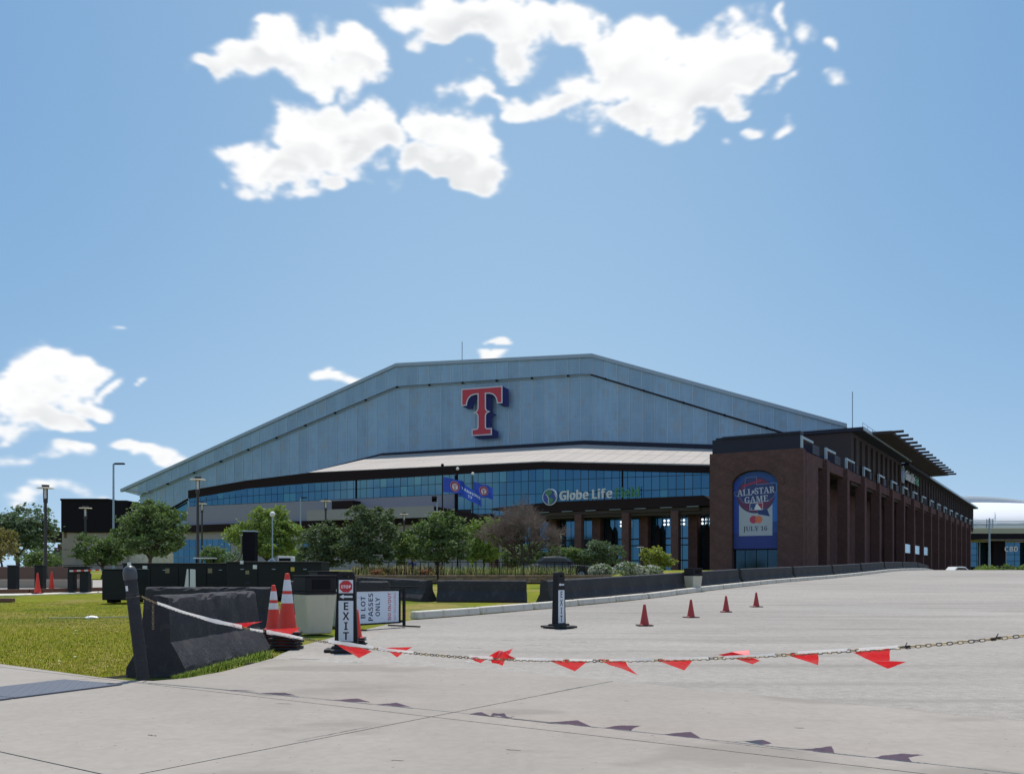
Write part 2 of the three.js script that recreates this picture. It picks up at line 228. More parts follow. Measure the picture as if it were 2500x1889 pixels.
{
  const zs = []; for (let z = 8.3; z > -40; z -= .4) zs.push(z); for (let z = -40; z > -135; z -= 1) zs.push(z); for (let z = -135; z > -560; z -= 15) zs.push(z); for (const p of [...EDGE, ...GRASS]) if (p[1] < 8.3) zs.push(p[1]); zs.sort((a, b) => b - a);
  const left = (z) => z >= -12.5 ? along(EDGE, z) : z >= -23.2 ? along(GRASS, z) : K0[0] + (K0[1] - z) * KA[0] / -KA[1];
  const stain = (x, z) => { const n = noise3.noise(x * .11, z * .16, 1.5) * .5 + noise3.noise(x * .3, z * .5, 7.5) * .3 + noise3.noise(x * .9, z * 1.1, 3) * .2; return clamp(1 + .26 * n, .70, 1.2); };
  struct('parking_lot', sheet(zs.map((z) => { const l = left(z), xs = []; for (let i = 0; i <= 60; i++) xs.push(l + (170 + Math.max(0, -z - 100) * 1.1 - l) * (i / 60) ** 2.4); return [z, xs]; }), -.008, stain), M.asphalt);
}
// concrete apron: slabs cast between straight joints
{
  const A = [.5736, -.8192], B = [.8192, .5736], apron = group('concrete_apron', scene); apron.userData.kind = 'structure';
  const poly = [...EDGE, [24, 20], [-40, 20], [-40, -38], [-6.53, -11.8], [-4.62, -10.3], [-4.15, -9.98], [-3.85, -9.92], [-3.58, -10.2], [-3.40, -10.85], [-3.32, -11.7]];
  const toST = ([x, z]) => [x * B[0] + z * B[1], x * A[0] + z * A[1]], toXZ = ([s, t]) => [s * B[0] + t * A[0], s * B[1] + t * A[1]];
  const P = poly.map(toST);
  const cut = (pts, k, v, keepLess) => { const out = []; for (let i = 0; i < pts.length; i++) { const a = pts[i], b = pts[(i + 1) % pts.length], ia = keepLess ? a[k] <= v : a[k] >= v, ib = keepLess ? b[k] <= v : b[k] >= v; if (ia) out.push(a); if (ia !== ib) { const t = (v - a[k]) / (b[k] - a[k]); out.push([mix(a[0], b[0], t), mix(a[1], b[1], t)]); } } return out; };
  const S = [-38, -33.6, -28.8, -24, -19.2, -14.4, -9.6, -4.8, .2, 5, 9.8, 14.6, 19.4, 26], Tt = [-30, -24.5, -19, -13.5, -8, -5.2, -2.5, .25, 3.0, 5.72, 9.6, 14, 18.5, 23, 28];
  const g2 = .008;
  for (let i = 0; i + 1 < S.length; i++) for (let j = 0; j + 1 < Tt.length; j++) {
    let q = cut(cut(cut(cut(P, 0, S[i] + g2, false), 0, S[i + 1] - g2, true), 1, Tt[j] + g2, false), 1, Tt[j + 1] - g2, true);
    q = q.map(toXZ).filter((p, k, a) => k === 0 || Math.hypot(p[0] - a[k - 1][0], p[1] - a[k - 1][1]) > .003); if (q.length < 3) continue;
    const ar = THREE.ShapeUtils.area(q.map((p) => new THREE.Vector2(...p))); if (Math.abs(ar) < .02) continue;
    const sh = new THREE.Shape(q.map(([x, z]) => new THREE.Vector2(x, -z))), g = new THREE.ExtrudeGeometry(sh, { depth: .1, bevelEnabled: false }).rotateX(-Math.PI / 2).translate(0, -.1, 0);
    part('slab', g, M.concrete, apron);
  }
  // joint filler under the slabs
  part('joint_filler', new THREE.ShapeGeometry(new THREE.Shape(poly.map(([x, z]) => new THREE.Vector2(x, -z)))).rotateX(-Math.PI / 2).translate(0, -.02, 0), M.rubber, apron);
}

// ---------------------------------------------------------------- paint on the lot, trench plates
function strip(name, x0, z0, x1, z1, w, y = -.004) {   // a painted line draped on the lot
  const n = 8, dx = x1 - x0, dz = z1 - z0, l = Math.hypot(dx, dz), ox = -dz / l * w / 2, oz = dx / l * w / 2, rows = [];
  const pos = [], idx = [];
  for (let i = 0; i <= n; i++) { const x = x0 + dx * i / n, z = z0 + dz * i / n; for (const s of [-1, 1]) pos.push(x + ox * s, H(-(z + oz * s)) + y, z + oz * s); if (i) { const a = i * 2 - 2; idx.push(a, a + 2, a + 1, a + 1, a + 2, a + 3); } }
  const g = new THREE.BufferGeometry(); g.setAttribute('position', new THREE.Float32BufferAttribute(pos, 3)); g.setIndex(idx); g.computeVertexNormals(); return g;
}
const T_line = texture(256, 256, 1, (u, v, i, j) => { const k = sstep(.40, .62, fbm(u, v, 20, 20, 4)); return mixc([.30, .295, .28], [.52, .515, .50], k); });
const M_line = std({ map: T_line, roughness: .9 }), M_lineOld = std({ color: col(.335, .33, .315), roughness: .95 });
{
  const k = 0;
  struct('lot_marking', strip('', 1.72, -24.75, 3.85, -22.6, .07), M_line); struct('lot_marking', strip('', 3.4, -28, 6.1, -26, .07), M_line);
  struct('lot_marking', strip('', -3.0, -12.35, -1.95, -12.05, .06), M_line); struct('lot_marking', strip('', -3.05, -12.62, -2.6, -12.5, .05), M_lineOld);
  for (const [x, z, a, l] of [[-.62, -12.2, 1.0, .22], [.35, -17.2, .2, .3], [-.25, -16.2, .2, .35], [.9, -18.3, .25, .3], [-.85, -14.6, .3, .4], [1.0, -15.7, .2, .5], [4.2, -17.9, .3, .18], [.2, -15.1, .1, .4], [3.6, -15.2, .3, .3]]) struct('lot_marking', strip('', x, z, x + Math.cos(a) * l, z + Math.sin(a) * l, .045), M_line);
}
{ // black sealant in the apron joints, where it has run
  const M_tar = std({ color: col(.022, .022, .025), roughness: .6 }), r = rngOf(66);
  const seal = (x0, z0, x1, z1, w) => { const n = 26, pos = [], idx = [], dx = x1 - x0, dz = z1 - z0, l = Math.hypot(dx, dz); for (let i = 0; i <= n; i++) { const t = i / n, k = .012 * noise3.noise(t * 9 + x0, z0, 1), ww = w * (.35 + .9 * Math.abs(noise3.noise(t * 14, x0 * 3, 5))) * Math.min(1, t * 6, (1 - t) * 6); for (const s of [-1, 1]) pos.push(x0 + dx * t - dz / l * (k + s * ww / 2), .003, z0 + dz * t + dx / l * (k + s * ww / 2)); if (i) { const a = i * 2 - 2; idx.push(a, a + 2, a + 1, a + 1, a + 2, a + 3); } } const g = new THREE.BufferGeometry(); g.setAttribute('position', new THREE.Float32BufferAttribute(pos, 3)); g.setIndex(idx); g.computeVertexNormals(); struct('joint_sealant', g, M_tar); };
  seal(-.30, -7.55, .42, -7.02, .028); seal(-3.1, -9.33, -2.2, -8.68, .012); seal(-1.5, -6.33, -1.05, -6.98, .012); seal(.25, -8.72, .75, -9.46, .014); seal(1.3, -6.4, 1.9, -5.95, .012);
  for (const [x, z, a, l] of [[-2.1, -8.2, .2, .16], [-1.35, -9.3, 0, .05], [-.55, -9.6, .1, .06], [-.05, -6.05, .3, .12], [1.0, -8.35, .1, .06], [-2.6, -6.6, .5, .1], [2.1, -6.9, .2, .08], [-.75, -5.7, .1, .09]]) seal(x, z, x + Math.cos(a) * l, z + Math.sin(a) * l, .02);
}
{
  const o = thing('trench_cover', 'blue grey steel tread plates over the trench left of the leaning bollard', 'drain cover');
  const near0 = [-4.02, -9.55], dir = [-.458, .889], wid = [-.80, -.41];
  const x = (t, s) => [near0[0] + dir[0] * t + wid[0] * s, near0[1] + dir[1] * t + wid[1] * s];
  let t = 0; for (let i = 0; i < 5; i++) {
    const q = [x(t + .008, 0), x(t + 1.19, 0), x(t + 1.19, 1), x(t + .008, 1)]; t += 1.2;
    const p = part('plate', new THREE.ExtrudeGeometry(new THREE.Shape(q.map((a) => new THREE.Vector2(a[0], -a[1]))), { depth: .012, bevelEnabled: false }).rotateX(-Math.PI / 2).translate(0, .003, 0), M.plate, o);
    const studs = [], lug = new THREE.OctahedronGeometry(.5, 0).scale(.04, .005, .014);
    for (let a = 0; a < 20; a++) for (let b = 0; b < 15; b++) { const c = x(t - 1.2 + .04 + a * .058, .04 + b * .066); studs.push(lug.clone().rotateY((a + b) % 2 ? .3 : 1.87).translate(c[0], .016, c[1])); }
    part('tread', studs, M.plate, p).userData.kind = 'stuff';
  }
}

// ---------------------------------------------------------------- concrete traffic barriers
function barrierGeo(len, h, rough, seed, seg = 40) {
  const half = [[0, 0], [.335, 0], [.345, .02], [.345, .10], [.335, .125], [.255, .27], [.195, .375], [.172, .41], [.160, .62], [.150, h - .07], [.14, h - .03], [.105, h - .005], [.07, h], [0, h]];
  const prof = [...half.slice(1).map(([x, y]) => [x, y]), ...half.slice(1, -1).reverse().map(([x, y]) => [-x, y])];
  const pos = [], idx = [], n = prof.length;
  for (let i = 0; i <= seg; i++) {
    const z = -len / 2 + len * i / seg;
    for (let k = 0; k < n; k++) {
      let [x, y] = prof[k]; const ed = Math.exp(-Math.abs(y - h) / .07), bt = Math.exp(-Math.abs(y - .11) / .05), chip = Math.max(0, noise3.noise(x * 9 + seed, y * 12, z * 6 + seed * 3) + .15 * noise3.noise(z * 21, seed, x * 20)) * rough, en = i === 0 || i === seg ? 1 : 0;
      x -= Math.sign(x) * chip * (.13 * ed + .06 * bt); if (Math.abs(x) > .09) y -= chip * .13 * ed; y += rough * .012 * noise3.noise(z * 3, seed, x * 8) * (y > .5 ? 1 : 0);
      const zz = z + (en ? -Math.sign(z) * rough * (.03 * Math.abs(noise3.noise(x * 11, y * 11, seed)) + .05 * Math.max(0, noise3.noise(x * 4 + 5, y * 6, seed + i))) : 0); pos.push(x, y, zz);
    }
  }
  for (let i = 0; i < seg; i++) for (let k = 0; k < n; k++) { const a = i * n + k, b = i * n + (k + 1) % n, c = a + n, d = b + n; idx.push(a, b, c, b, d, c); }
  const tri = THREE.ShapeUtils.triangulateShape(prof.map((p) => new THREE.Vector2(...p)), []); const o = seg * n; for (const [a, b, c] of tri) { idx.push(a, c, b); idx.push(o + a, o + b, o + c); }
  const g = new THREE.BufferGeometry(); g.setAttribute('position', new THREE.Float32BufferAttribute(pos, 3)); g.setIndex(idx); return metreUV(toCreasedNormals(g, .5));
}
function barrier(x0, z0, x1, z1, h, rough, seed, label, grp, sink = 0) {   // from one end to the other, standing on the ground
  const l = Math.hypot(x1 - x0, z1 - z0), y0 = H(-z0), y1 = H(-z1), m = solo('traffic_barrier', barrierGeo(l, h, rough, seed, Math.max(16, Math.round(l * 9))), M.black, label, 'barrier', [(x0 + x1) / 2, (y0 + y1) / 2 - sink, (z0 + z1) / 2], 0, grp);
  m.lookAt(x1, y1 - sink, z1); return m;
}
barrier(-4.04, -10.48, -3.83, -13.42, .93, 1, 3, 'chipped black concrete barrier right behind the leaning bollard', undefined, .03);
barrier(-7.35, -18.7, -4.75, -18.4, .92, 1, 8, 'chipped black concrete barrier in front of the dark containers', undefined, .03);
barrier(-6.4, -26.6, -3.45, -26.0, .95, 1, 12, 'chipped black concrete barrier partly hidden by the parking pass sign', undefined, .03);
barrier(-6.25, -38.0, -3.05, -34.0, .80, .25, 21, 'smooth black concrete barrier lying askew on the lawn', undefined, .03);
barrier(-2.72, -34.0, .52, -33.6, .80, .25, 22, 'smooth black concrete barrier on the lawn between slanted barrier and kerb', undefined, .03);
[[2.75, 6.9], [7.1, 9.55], [9.72, 13.1], [13.27, 16.7], [16.87, 20.1], [20.3, 23.7], [23.9, 27.1], [27.3, 30.6], [30.8, 33.5]].forEach(([a, b], i) => {
  const p = kerb(a * 2.95, -.95), q = kerb(b * 2.95, -.95);
  barrier(p[0], p[1], q[0], q[1], .86, .15, 30 + i, (['first and longest', 'second', 'third', 'fourth', 'fifth', 'sixth', 'seventh', 'eighth', 'last'])[i] + ' black concrete barrier of the kerbside row, counted from the turned exit sign', 'barriers in a row along the kerb stones', .03);
});
// kerb stones
{
  const g = [0, 1, 2].map((s) => { const b = new RoundedBoxGeometry(.30, .21, 2.76, 3, .045), p = b.attributes.position; for (let i = 0; i < p.count; i++) { const k = .012 * noise3.noise(p.getX(i) * 8 + s * 9, p.getY(i) * 8, p.getZ(i) * 2); p.setX(i, p.getX(i) * (p.getY(i) > 0 ? .86 : 1) + k); p.setY(i, p.getY(i) + k * .7); } b.computeVertexNormals(); return metreUV(b); });
  const r = rngOf(9);
  for (let n = 0; n < 33; n++) {
    const c = kerb((n + .5) * 2.95, -.17 + (r() - .5) * .04), a = kerb(n * 2.95, -.17), b = kerb((n + 1) * 2.95, -.17);
    const m = solo('kerb_stone', g[n % 3], M.kerb, n === 0 ? 'weathered cream concrete kerb stone at the lawn end of the line' : 'weathered cream concrete kerb stone laid end to end along the lot', 'kerb stone', [c[0], (H(-a[1]) + H(-b[1])) / 2 + .09, c[1]], 0, 'kerb stones along the lot');
    m.lookAt(b[0] + (r() - .5) * .03, H(-b[1]) + .09, b[1]);
  }
}

// ---------------------------------------------------------------- bollard, chain, pennants
{
  const o = thing('bollard', 'leaning black steel bollard with a domed cap and white sticker', 'bollard', [-4.02, 0, -10.08]); o.rotation.set(.02, 0, .115);
  const prof = [[0, -.08], [.066, -.08], [.066, 1.09], [.074, 1.10], [.074, 1.165], [.070, 1.19], [.056, 1.222], [.032, 1.242], [0, 1.25]].map((p) => new THREE.Vector2(...p));
  const post = new THREE.LatheGeometry(prof.slice(0, 3), 28), cap = new THREE.LatheGeometry(prof.slice(2), 28);
  part('post', post, M.black, o); part('cap', cap, std({ color: col(.045, .05, .058), roughness: .4 }), o);
  part('sticker', new THREE.CylinderGeometry(.0675, .0675, .055, 12, 1, true, -.75, .55).translate(0, 1.0, 0), M.white, o, 'white paper sticker');
  const ring = new THREE.TorusGeometry(.071, .006, 6, 24).rotateX(Math.PI / 2).translate(0, .90, 0); part('chain_loop', ring, M.chainC, o);
  const o2 = thing('bollard', 'upright black steel bollard holding the far end of the chain', 'bollard', [3.42, 0, -5.28]); part('post', post.clone(), M.black, o2); part('cap', cap.clone(), M.black, o2);
}
const CH = [[-4.10, .895], [-3.951, .845], [-3.509, .736], [-3.099, .658], [-2.645, .596], [-2.272, .560], [-1.962, .523], [-1.723, .505], [-1.362, .478], [-.911, .455], [-.523, .444], [-.1, .446], [.292, .460], [.63, .477], [1.059, .509], [1.455, .548], [1.7, .575], [2.143, .633], [2.432, .670], [2.726, .718], [3.054, .779], [3.36, .85]];
const chainAt = (x, y, off = 0) => V(x, y, -10.2 + .66 * (x + 4.03) + off);
const chainCurve = new THREE.CatmullRomCurve3(CH.map(([x, y]) => chainAt(x, y)));
{
  const o = thing('chain', 'rusty yellow link chain hung across the drive from the leaning bollard', 'chain');
  const path = new THREE.CurvePath(), a = .017, b = .0095, pts = []; for (let i = 0; i < 16; i++) { const t = i / 16 * 2 * Math.PI, c = Math.cos(t), s = Math.sin(t); pts.push(V(Math.sign(c) * (a - b) + c * b, s * b, 0)); }
  const link = new THREE.TubeGeometry(new THREE.CatmullRomCurve3(pts, true), 18, .0036, 5, true);
  const L = chainCurve.getLength(), n = Math.floor(L / .0305), r = rngOf(4), up = V(0, 1, 0);
  const mesh = [], rest = [];
  for (let i = 0; i < n; i++) {
    const u = (i + .5) / n, p = chainCurve.getPointAt(u), t = chainCurve.getTangentAt(u), q = new THREE.Quaternion().setFromUnitVectors(V(1, 0, 0), t).multiply(new THREE.Quaternion().setFromAxisAngle(V(1, 0, 0), (i % 2 ? Math.PI / 2 : 0) + .35 + (r() - .5) * .3)), m = r() < .25 ? M.chainB : r() < .4 ? M.chainC : M.chain;
    if (i > 20) { const k = new THREE.Mesh(link, m); k.name = 'link'; k.position.copy(p); k.quaternion.copy(q); k.castShadow = k.receiveShadow = true; o.add(k); } else rest.push(link.clone().applyQuaternion(q).translate(p.x, p.y, p.z));
  }
  part('link_run', rest, M.chain, o); const tail = []; for (let i = 0; i < 9; i++) tail.push(link.clone().rotateZ(Math.PI / 2).rotateY(i % 2 ? 1.2 : 0).translate(-3.93, .80 - i * .0305, -10.13)); part('loose_end', tail, M.chain, o);
  for (const [x, y] of [[2.50, .682], [2.93, .757]]) part('wire_tie', [rod(chainAt(x - .02, y - .004), chainAt(x + .025, y + .006), .008, 6), rod(chainAt(x, y), chainAt(x + .012, y + .03), .003, 5)], M.rubber, o);
}
{
  const o = thing('pennant_string', 'red plastic pennants on white tape tied along the chain', 'pennant string');
  // white tape: twisted round the chain, in runs
  const run = (x0, x1, w, lift, seed) => {
    const n = 40, pos = [], idx = []; const us = []; for (let i = 0; i <= n; i++) us.push(mix(x0, x1, i / n));
    us.forEach((x, i) => { let y = 0; for (let k = 1; k < CH.length; k++) if (x <= CH[k][0] || k === CH.length - 1) { y = mix(CH[k - 1][1], CH[k][1], (x - CH[k - 1][0]) / (CH[k][0] - CH[k - 1][0])); break; } const a = .6 + 1.5 * noise3.noise(x * 2.3, seed, 0), ww = 1.75 * w * (.7 + .5 * Math.abs(noise3.noise(x * 7, seed, 4))); for (const s of [-1, 1]) pos.push(...chainAt(x, y + lift + s * ww / 2 * Math.cos(a * .5), .016 + s * ww / 2 * Math.sin(a * .5)).toArray()); if (i) { const b = i * 2 - 2; idx.push(b, b + 1, b + 2, b + 1, b + 3, b + 2); } });
    const g = new THREE.BufferGeometry(); g.setAttribute('position', new THREE.Float32BufferAttribute(pos, 3)); g.setIndex(idx); g.computeVertexNormals(); return g;
  };
  const tm = phys({ color: col(.86, .84, .83), roughness: .9, transmission: .5, thickness: 0, side: THREE.DoubleSide });
  for (const [a, b, w, l] of [[-3.86, -2.72, .030, .006], [-2.62, -2.46, .02, 0], [-2.42, -2.0, .028, .002], [-1.72, -1.25, .022, .012], [-1.2, -.86, .02, .006], [-.36, -.16, .02, .008], [.03, .40, .014, .010], [.45, .62, .013, .008], [.74, 1.05, .011, .007], [1.12, 1.40, .011, .008], [1.5, 1.80, .011, .009], [1.93, 2.20, .013, .011], [2.26, 2.46, .015, .009]]) part('tape', run(a, b, w, l, a * 3), tm, o);
  // each pennant a folded sheet: outline points in metres, blown back from the chain by the wind
  const pen = (pts) => {
    const sh = pts.map(([x, y]) => new THREE.Vector2(x, y)), tri = THREE.ShapeUtils.triangulateShape(sh, []), pos = [];
    const P = pts.map((p) => V(...p)), sub = (a, b, c, k) => { if (!k) { pos.push(...a.toArray(), ...b.toArray(), ...c.toArray()); return; } const ab = a.clone().lerp(b, .5), bc = b.clone().lerp(c, .5), ca = c.clone().lerp(a, .5); for (const q of [ab, bc, ca]) q.z += .020 * noise3.noise(q.x * 13, q.y * 13, q.z * 9); sub(a, ab, ca, k - 1); sub(ab, b, bc, k - 1); sub(ca, bc, c, k - 1); sub(ab, bc, ca, k - 1); };
    for (const [a, b, c] of tri) sub(P[a], P[b], P[c], 3);
    const g = new THREE.BufferGeometry(); g.setAttribute('position', new THREE.Float32BufferAttribute(pos, 3)); g.computeVertexNormals(); part('pennant', g, M.vinyl, o);
  };
  pen([[-2.870, 0.641, -9.434], [-2.709, 0.653, -9.356], [-2.516, 0.667, -9.357], [-2.638, 0.637, -9.392], [-2.710, 0.596, -9.384]]);
  pen([[-2.460, 0.596, -9.164], [-2.258, 0.610, -9.059], [-2.056, 0.626, -8.990], [-2.141, 0.577, -9.103], [-2.210, 0.539, -9.170]]);
  pen([[-1.660, 0.501, -8.636], [-1.450, 0.492, -8.497], [-1.280, 0.439, -8.459], [-1.436, 0.358, -8.682]]);
  pen([[-1.215, 0.476, -8.342], [-1.052, 0.492, -8.247], [-0.883, 0.500, -8.186], [-0.976, 0.443, -8.322], [-1.046, 0.388, -8.431], [-1.104, 0.437, -8.380]]);
  pen([[-0.365, 0.454, -7.781], [-0.313, 0.412, -7.813], [-0.267, 0.391, -7.862], [-0.190, 0.456, -7.666], [-0.280, 0.461, -7.725]]);
  pen([[-0.190, 0.468, -7.666], [-0.151, 0.489, -7.707], [-0.110, 0.511, -7.714], [-0.077, 0.513, -7.624], [-0.067, 0.509, -7.584], [0.007, 0.527, -7.706], [-0.023, 0.479, -7.589], [0.030, 0.462, -7.520], [-0.058, 0.433, -7.646], [-0.078, 0.375, -7.794], [-0.122, 0.395, -7.755], [-0.169, 0.396, -7.820]]);
  pen([[0.272, 0.468, -7.361], [0.420, 0.474, -7.263], [0.585, 0.472, -7.154], [0.504, 0.368, -7.420]]);
  pen([[0.660, 0.494, -7.105], [0.761, 0.493, -7.052], [0.855, 0.493, -6.976], [0.880, 0.447, -7.048], [0.973, 0.366, -7.158], [0.860, 0.410, -7.178], [0.753, 0.443, -7.174]]);
  pen([[1.060, 0.514, -6.841], [1.180, 0.524, -6.761], [1.308, 0.525, -6.692], [1.288, 0.427, -6.919], [1.167, 0.473, -6.883]]);
  pen([[1.463, 0.574, -6.575], [1.570, 0.591, -6.599], [1.692, 0.602, -6.623], [1.662, 0.574, -6.459], [1.747, 0.537, -6.507], [1.723, 0.501, -6.626], [1.588, 0.545, -6.587]]);
  pen([[1.861, 0.600, -6.312], [1.960, 0.614, -6.247], [2.049, 0.623, -6.188], [2.116, 0.518, -6.392]]);
  pen([[2.235, 0.633, -6.065], [2.330, 0.651, -6.002], [2.423, 0.673, -5.941], [2.462, 0.582, -6.036], [2.604, 0.567, -6.118], [2.492, 0.520, -6.137], [2.372, 0.573, -6.111]]);
}

// ---------------------------------------------------------------- signs on stands
function canvasTex(w, h, draw) { const c = document.createElement('canvas'); c.width = w; c.height = h; const x = c.getContext('2d'); draw(x, w, h); const t = new THREE.CanvasTexture(c); t.colorSpace = THREE.SRGBColorSpace; t.magFilter = THREE.LinearFilter; return t; }
function panel(name, w, h, t, tex, parent, pos, rough = .5, label) { const g = own(faceUV(bx(w, h, t), -w / 2, -h / 2, w, h)); const m = part(name, g, std({ map: tex, roughness: rough }), parent, label); m.position.set(...pos); return m; }
const grime = (x, w, h, n, seed, a = .10) => { const r = rngOf(seed); for (let i = 0; i < n; i++) { x.fillStyle = `rgba(60,55,50,${a * r()})`; const s = 1 + r() * w * .02; x.fillRect(r() * w, r() * h, s * (1 + 3 * r()), s); } };
const T_stop = canvasTex(256, 240, (x, w, h) => { x.fillStyle = '#c9d0d8'; x.fillRect(0, 0, w, h); x.translate(w / 2, h / 2); const oct = (r) => { x.beginPath(); for (let i = 0; i < 8; i++) { const a = (i + .5) * Math.PI / 4; x.lineTo(Math.cos(a) * r, Math.sin(a) * r * .95); } x.closePath(); x.fill(); }; x.fillStyle = '#b3202f'; oct(122); x.fillStyle = '#dde2e8'; x.font = 'bold 76px sans-serif'; x.textAlign = 'center'; x.textBaseline = 'middle'; x.fillText('STOP', 0, 4, 200); x.setTransform(1, 0, 0, 1, 0, 0); grime(x, w, h, 60, 1); });
const T_arrow = canvasTex(256, 96, (x, w, h) => { x.fillStyle = '#14151a'; x.fillRect(0, 0, w, h); x.fillStyle = '#cdd4dc'; x.beginPath(); x.moveTo(8, 48); x.lineTo(86, 6); x.lineTo(86, 30); x.lineTo(250, 30); x.lineTo(250, 66); x.lineTo(86, 66); x.lineTo(86, 90); x.closePath(); x.fill(); });
const T_exit = canvasTex(256, 720, (x, w, h) => { x.fillStyle = '#c3ccd6'; x.fillRect(0, 0, w, h); x.fillStyle = '#15171d'; x.font = 'bold 196px sans-serif'; x.textAlign = 'center'; x.textBaseline = 'middle'; 'EXIT'.split('').forEach((c, i) => x.fillText(c, w / 2, 98 + i * 176, 118)); grime(x, w, h, 120, 2); });
function exitStand(label, pos, turn, stop = true) {
  const o = thing('sign_stand', label, 'sign', pos, turn, undefined), t = .11;
  const body = extr([[-.165, .06], [.165, .06], [.118, 1.12], [.10, 1.17], [.08, 1.18], [-.08, 1.18], [-.10, 1.17], [-.118, 1.12]], t, .008, [[[-.05, 1.085], [.05, 1.085], [.05, 1.115], [.04, 1.125], [-.04, 1.125], [-.05, 1.115]]]).translate(0, 0, -t / 2);
  part('stand', body, M.blackFine, o); part('base', [rbx(.62, .045, .40, 0, .0235, 0, .018), rbx(.40, .045, .70, 0, .025, 0, .018), rbx(.42, .06, .28, 0, .06, 0, .025)], M.rubber, o);
  for (const s of [1, -1]) { const f = group(s > 0 ? 'front_face' : 'rear_face', o, [0, 0, 0], s > 0 ? 0 : Math.PI); if (stop) panel('stop_panel', .21, .195, .004, T_stop, f, [0, .965, t / 2 + .0115]); panel('arrow_panel', .205, .075, .004, T_arrow, f, [0, stop ? .815 : .92, t / 2 + .0115]); panel('exit_panel', .215, stop ? .60 : .70, .004, T_exit, f, [0, stop ? .455 : .455, t / 2 + .0115]); }
  return o;
}
exitStand('black plastic exit sign stand facing the drive, red stop octagon on top', [-2.46, -.006, -13.75], .06);
exitStand('black plastic exit sign stand turned nearly edge on beside the kerb stones', [1.0, -.006, -19.75], .88, false);
{
  const o = thing('parking_sign', 'white parking pass sign lying on its side in a black tube frame', 'sign', [-2.83, -.006, -19.55]);
  o.rotation.y = Math.atan2(1.0, .77);   // left end nearer
  const tx = canvasTex(1024, 560, (x, w, h) => {
    x.fillStyle = '#c4cfdd'; x.fillRect(0, 0, w, h); x.save(); x.rotate(-Math.PI / 2); x.textAlign = 'center'; x.textBaseline = 'middle'; x.fillStyle = '#1d2446';
    x.font = 'bold 150px sans-serif'; x.fillText('B LOT', -h / 2, 150, 400); x.fillText('PASSES', -h / 2, 330, 500); x.fillText('ONLY', -h / 2, 500, 340);
    x.fillStyle = '#a5263a'; x.font = 'bold 110px sans-serif'; x.fillText('NO IN/OUT', -h / 2, 790, 500); x.font = '78px sans-serif'; x.fillText('NO TAILGATING', -h / 2, 930, 500); x.restore(); grime(x, w, h, 150, 7);
  });
  panel('sign_panel', 1.22, .67, .012, tx, o, [0, .45, 0]);
  const s = .035, bars = [bx(1.32, s, s, 0, .80, 0), bx(1.32, s, s, 0, .10, 0), bx(s, .70, s, -.645, .45, 0), bx(s, .70, s, .645, .45, 0)];
  part('frame', bars, M.blackFine, o); for (const x of [-.78, .78]) { part('upright', rbx(.055, .84, .055, x, .44, 0, .008), M.blackFine, o); part('foot', rbx(.05, .03, .95, x, .016, 0, .008), M.blackFine, o); part('bracket', [bx(.09, .05, .04, x * .92, .80, 0), bx(.09, .05, .04, x * .92, .12, 0)], M.blackFine, o); }
  part('top_bar', rbx(.03, .03, 1.0, .78, .865, 0, .008), M.blackFine, o);
}

// ---------------------------------------------------------------- traffic cones
function coneGeo(h, r0, r1, base, bt) {
  const shell = (y0, y1, off) => { const f = (y) => mix(r0, r1, (y - bt) / (h - bt)) + off; return new THREE.LatheGeometry([[f(y0) - .006, y0], [f(y0), y0], [f(y1), y1], [f(y1) - .006, y1]].map((p) => new THREE.Vector2(...p)), 28); };
  return { body: new THREE.LatheGeometry([[r0 + .03, bt], [r0 + .012, bt + .012], [r0, bt + .03], [mix(r0, r1, .5), mix(bt, h, .5)], [r1 + .002, h - .012], [r1 - .006, h], [r1 - .014, h - .004]].map((p) => new THREE.Vector2(...p)), 28), base: new RoundedBoxGeometry(base, bt, base, 2, Math.min(.012, bt * .45)).translate(0, bt / 2, 0), shell };
}
function cone(label, pos, turn, spec, mat, grp, bands) {
  const o = thing('traffic_cone', label, 'cone', pos, turn, grp), g = coneGeo(...spec); part('body', g.body, mat, o); part('base', g.base, M.rubber, o); for (const [a, b] of bands ?? []) part('reflective_band', g.shell(a, b, .003), M.reflect, o); return o;
}
const small = [.475, .098, .026, .34, .022];
const c0 = cone('plain dull red cone with black base, nearest the turned exit sign', [2.95, -.008, -20.6], .1, small, M.coneRed, 'plain red cones in a line across the lot');
[[4.70, -24.3, .3, 'second plain red cone from the turned exit sign'], [6.27, -27.1, -.2, 'third plain red cone from the turned exit sign'], [7.92, -30.0, .15, 'plain red cone farthest from the turned exit sign']].forEach(([x, z, a, l]) => copyOf(c0, 'traffic_cone', [x, H(-z) - .006, z], a, l));
function stackOf(x, z, n, step, spec, mat, bands, top, low, grp, seed) {   // nested cones, each a cone of its own
  const r = rngOf(seed), y0 = H(-z) - .006; for (let i = 0; i < n; i++) cone(i === n - 1 ? top : low, [x + (r() - .5) * .02, y0 + i * step, z + (r() - .5) * .02], (r() - .5) * .5, spec, mat, grp, i === n - 1 ? bands : []);
}
stackOf(-3.47, -14.25, 6, .047, [.93, .148, .032, .42, .034], M.orange, [[.47, .61], [.66, .83]], 'tall orange cone with two white bands, top of its stack', 'orange cone nested in the tall banded stack', 'tall cones stacked beside the chipped barrier', 3);
stackOf(-3.86, -15.0, 6, .047, [.74, .118, .030, .36, .032], M.orange, [[.35, .45], [.50, .64]], 'shorter orange cone with two white bands, top of its stack', 'orange cone nested in the shorter banded stack', 'shorter cones stacked beside the chipped barrier', 5);
stackOf(-2.47, -14.75, 5, .03, [.47, .085, .028, .27, .024], M.orange, [], 'plain orange cone behind the stop sign stand, top of its stack', 'orange cone nested in the stack behind the stop sign stand', 'small cones stacked behind the stop sign stand', 6);
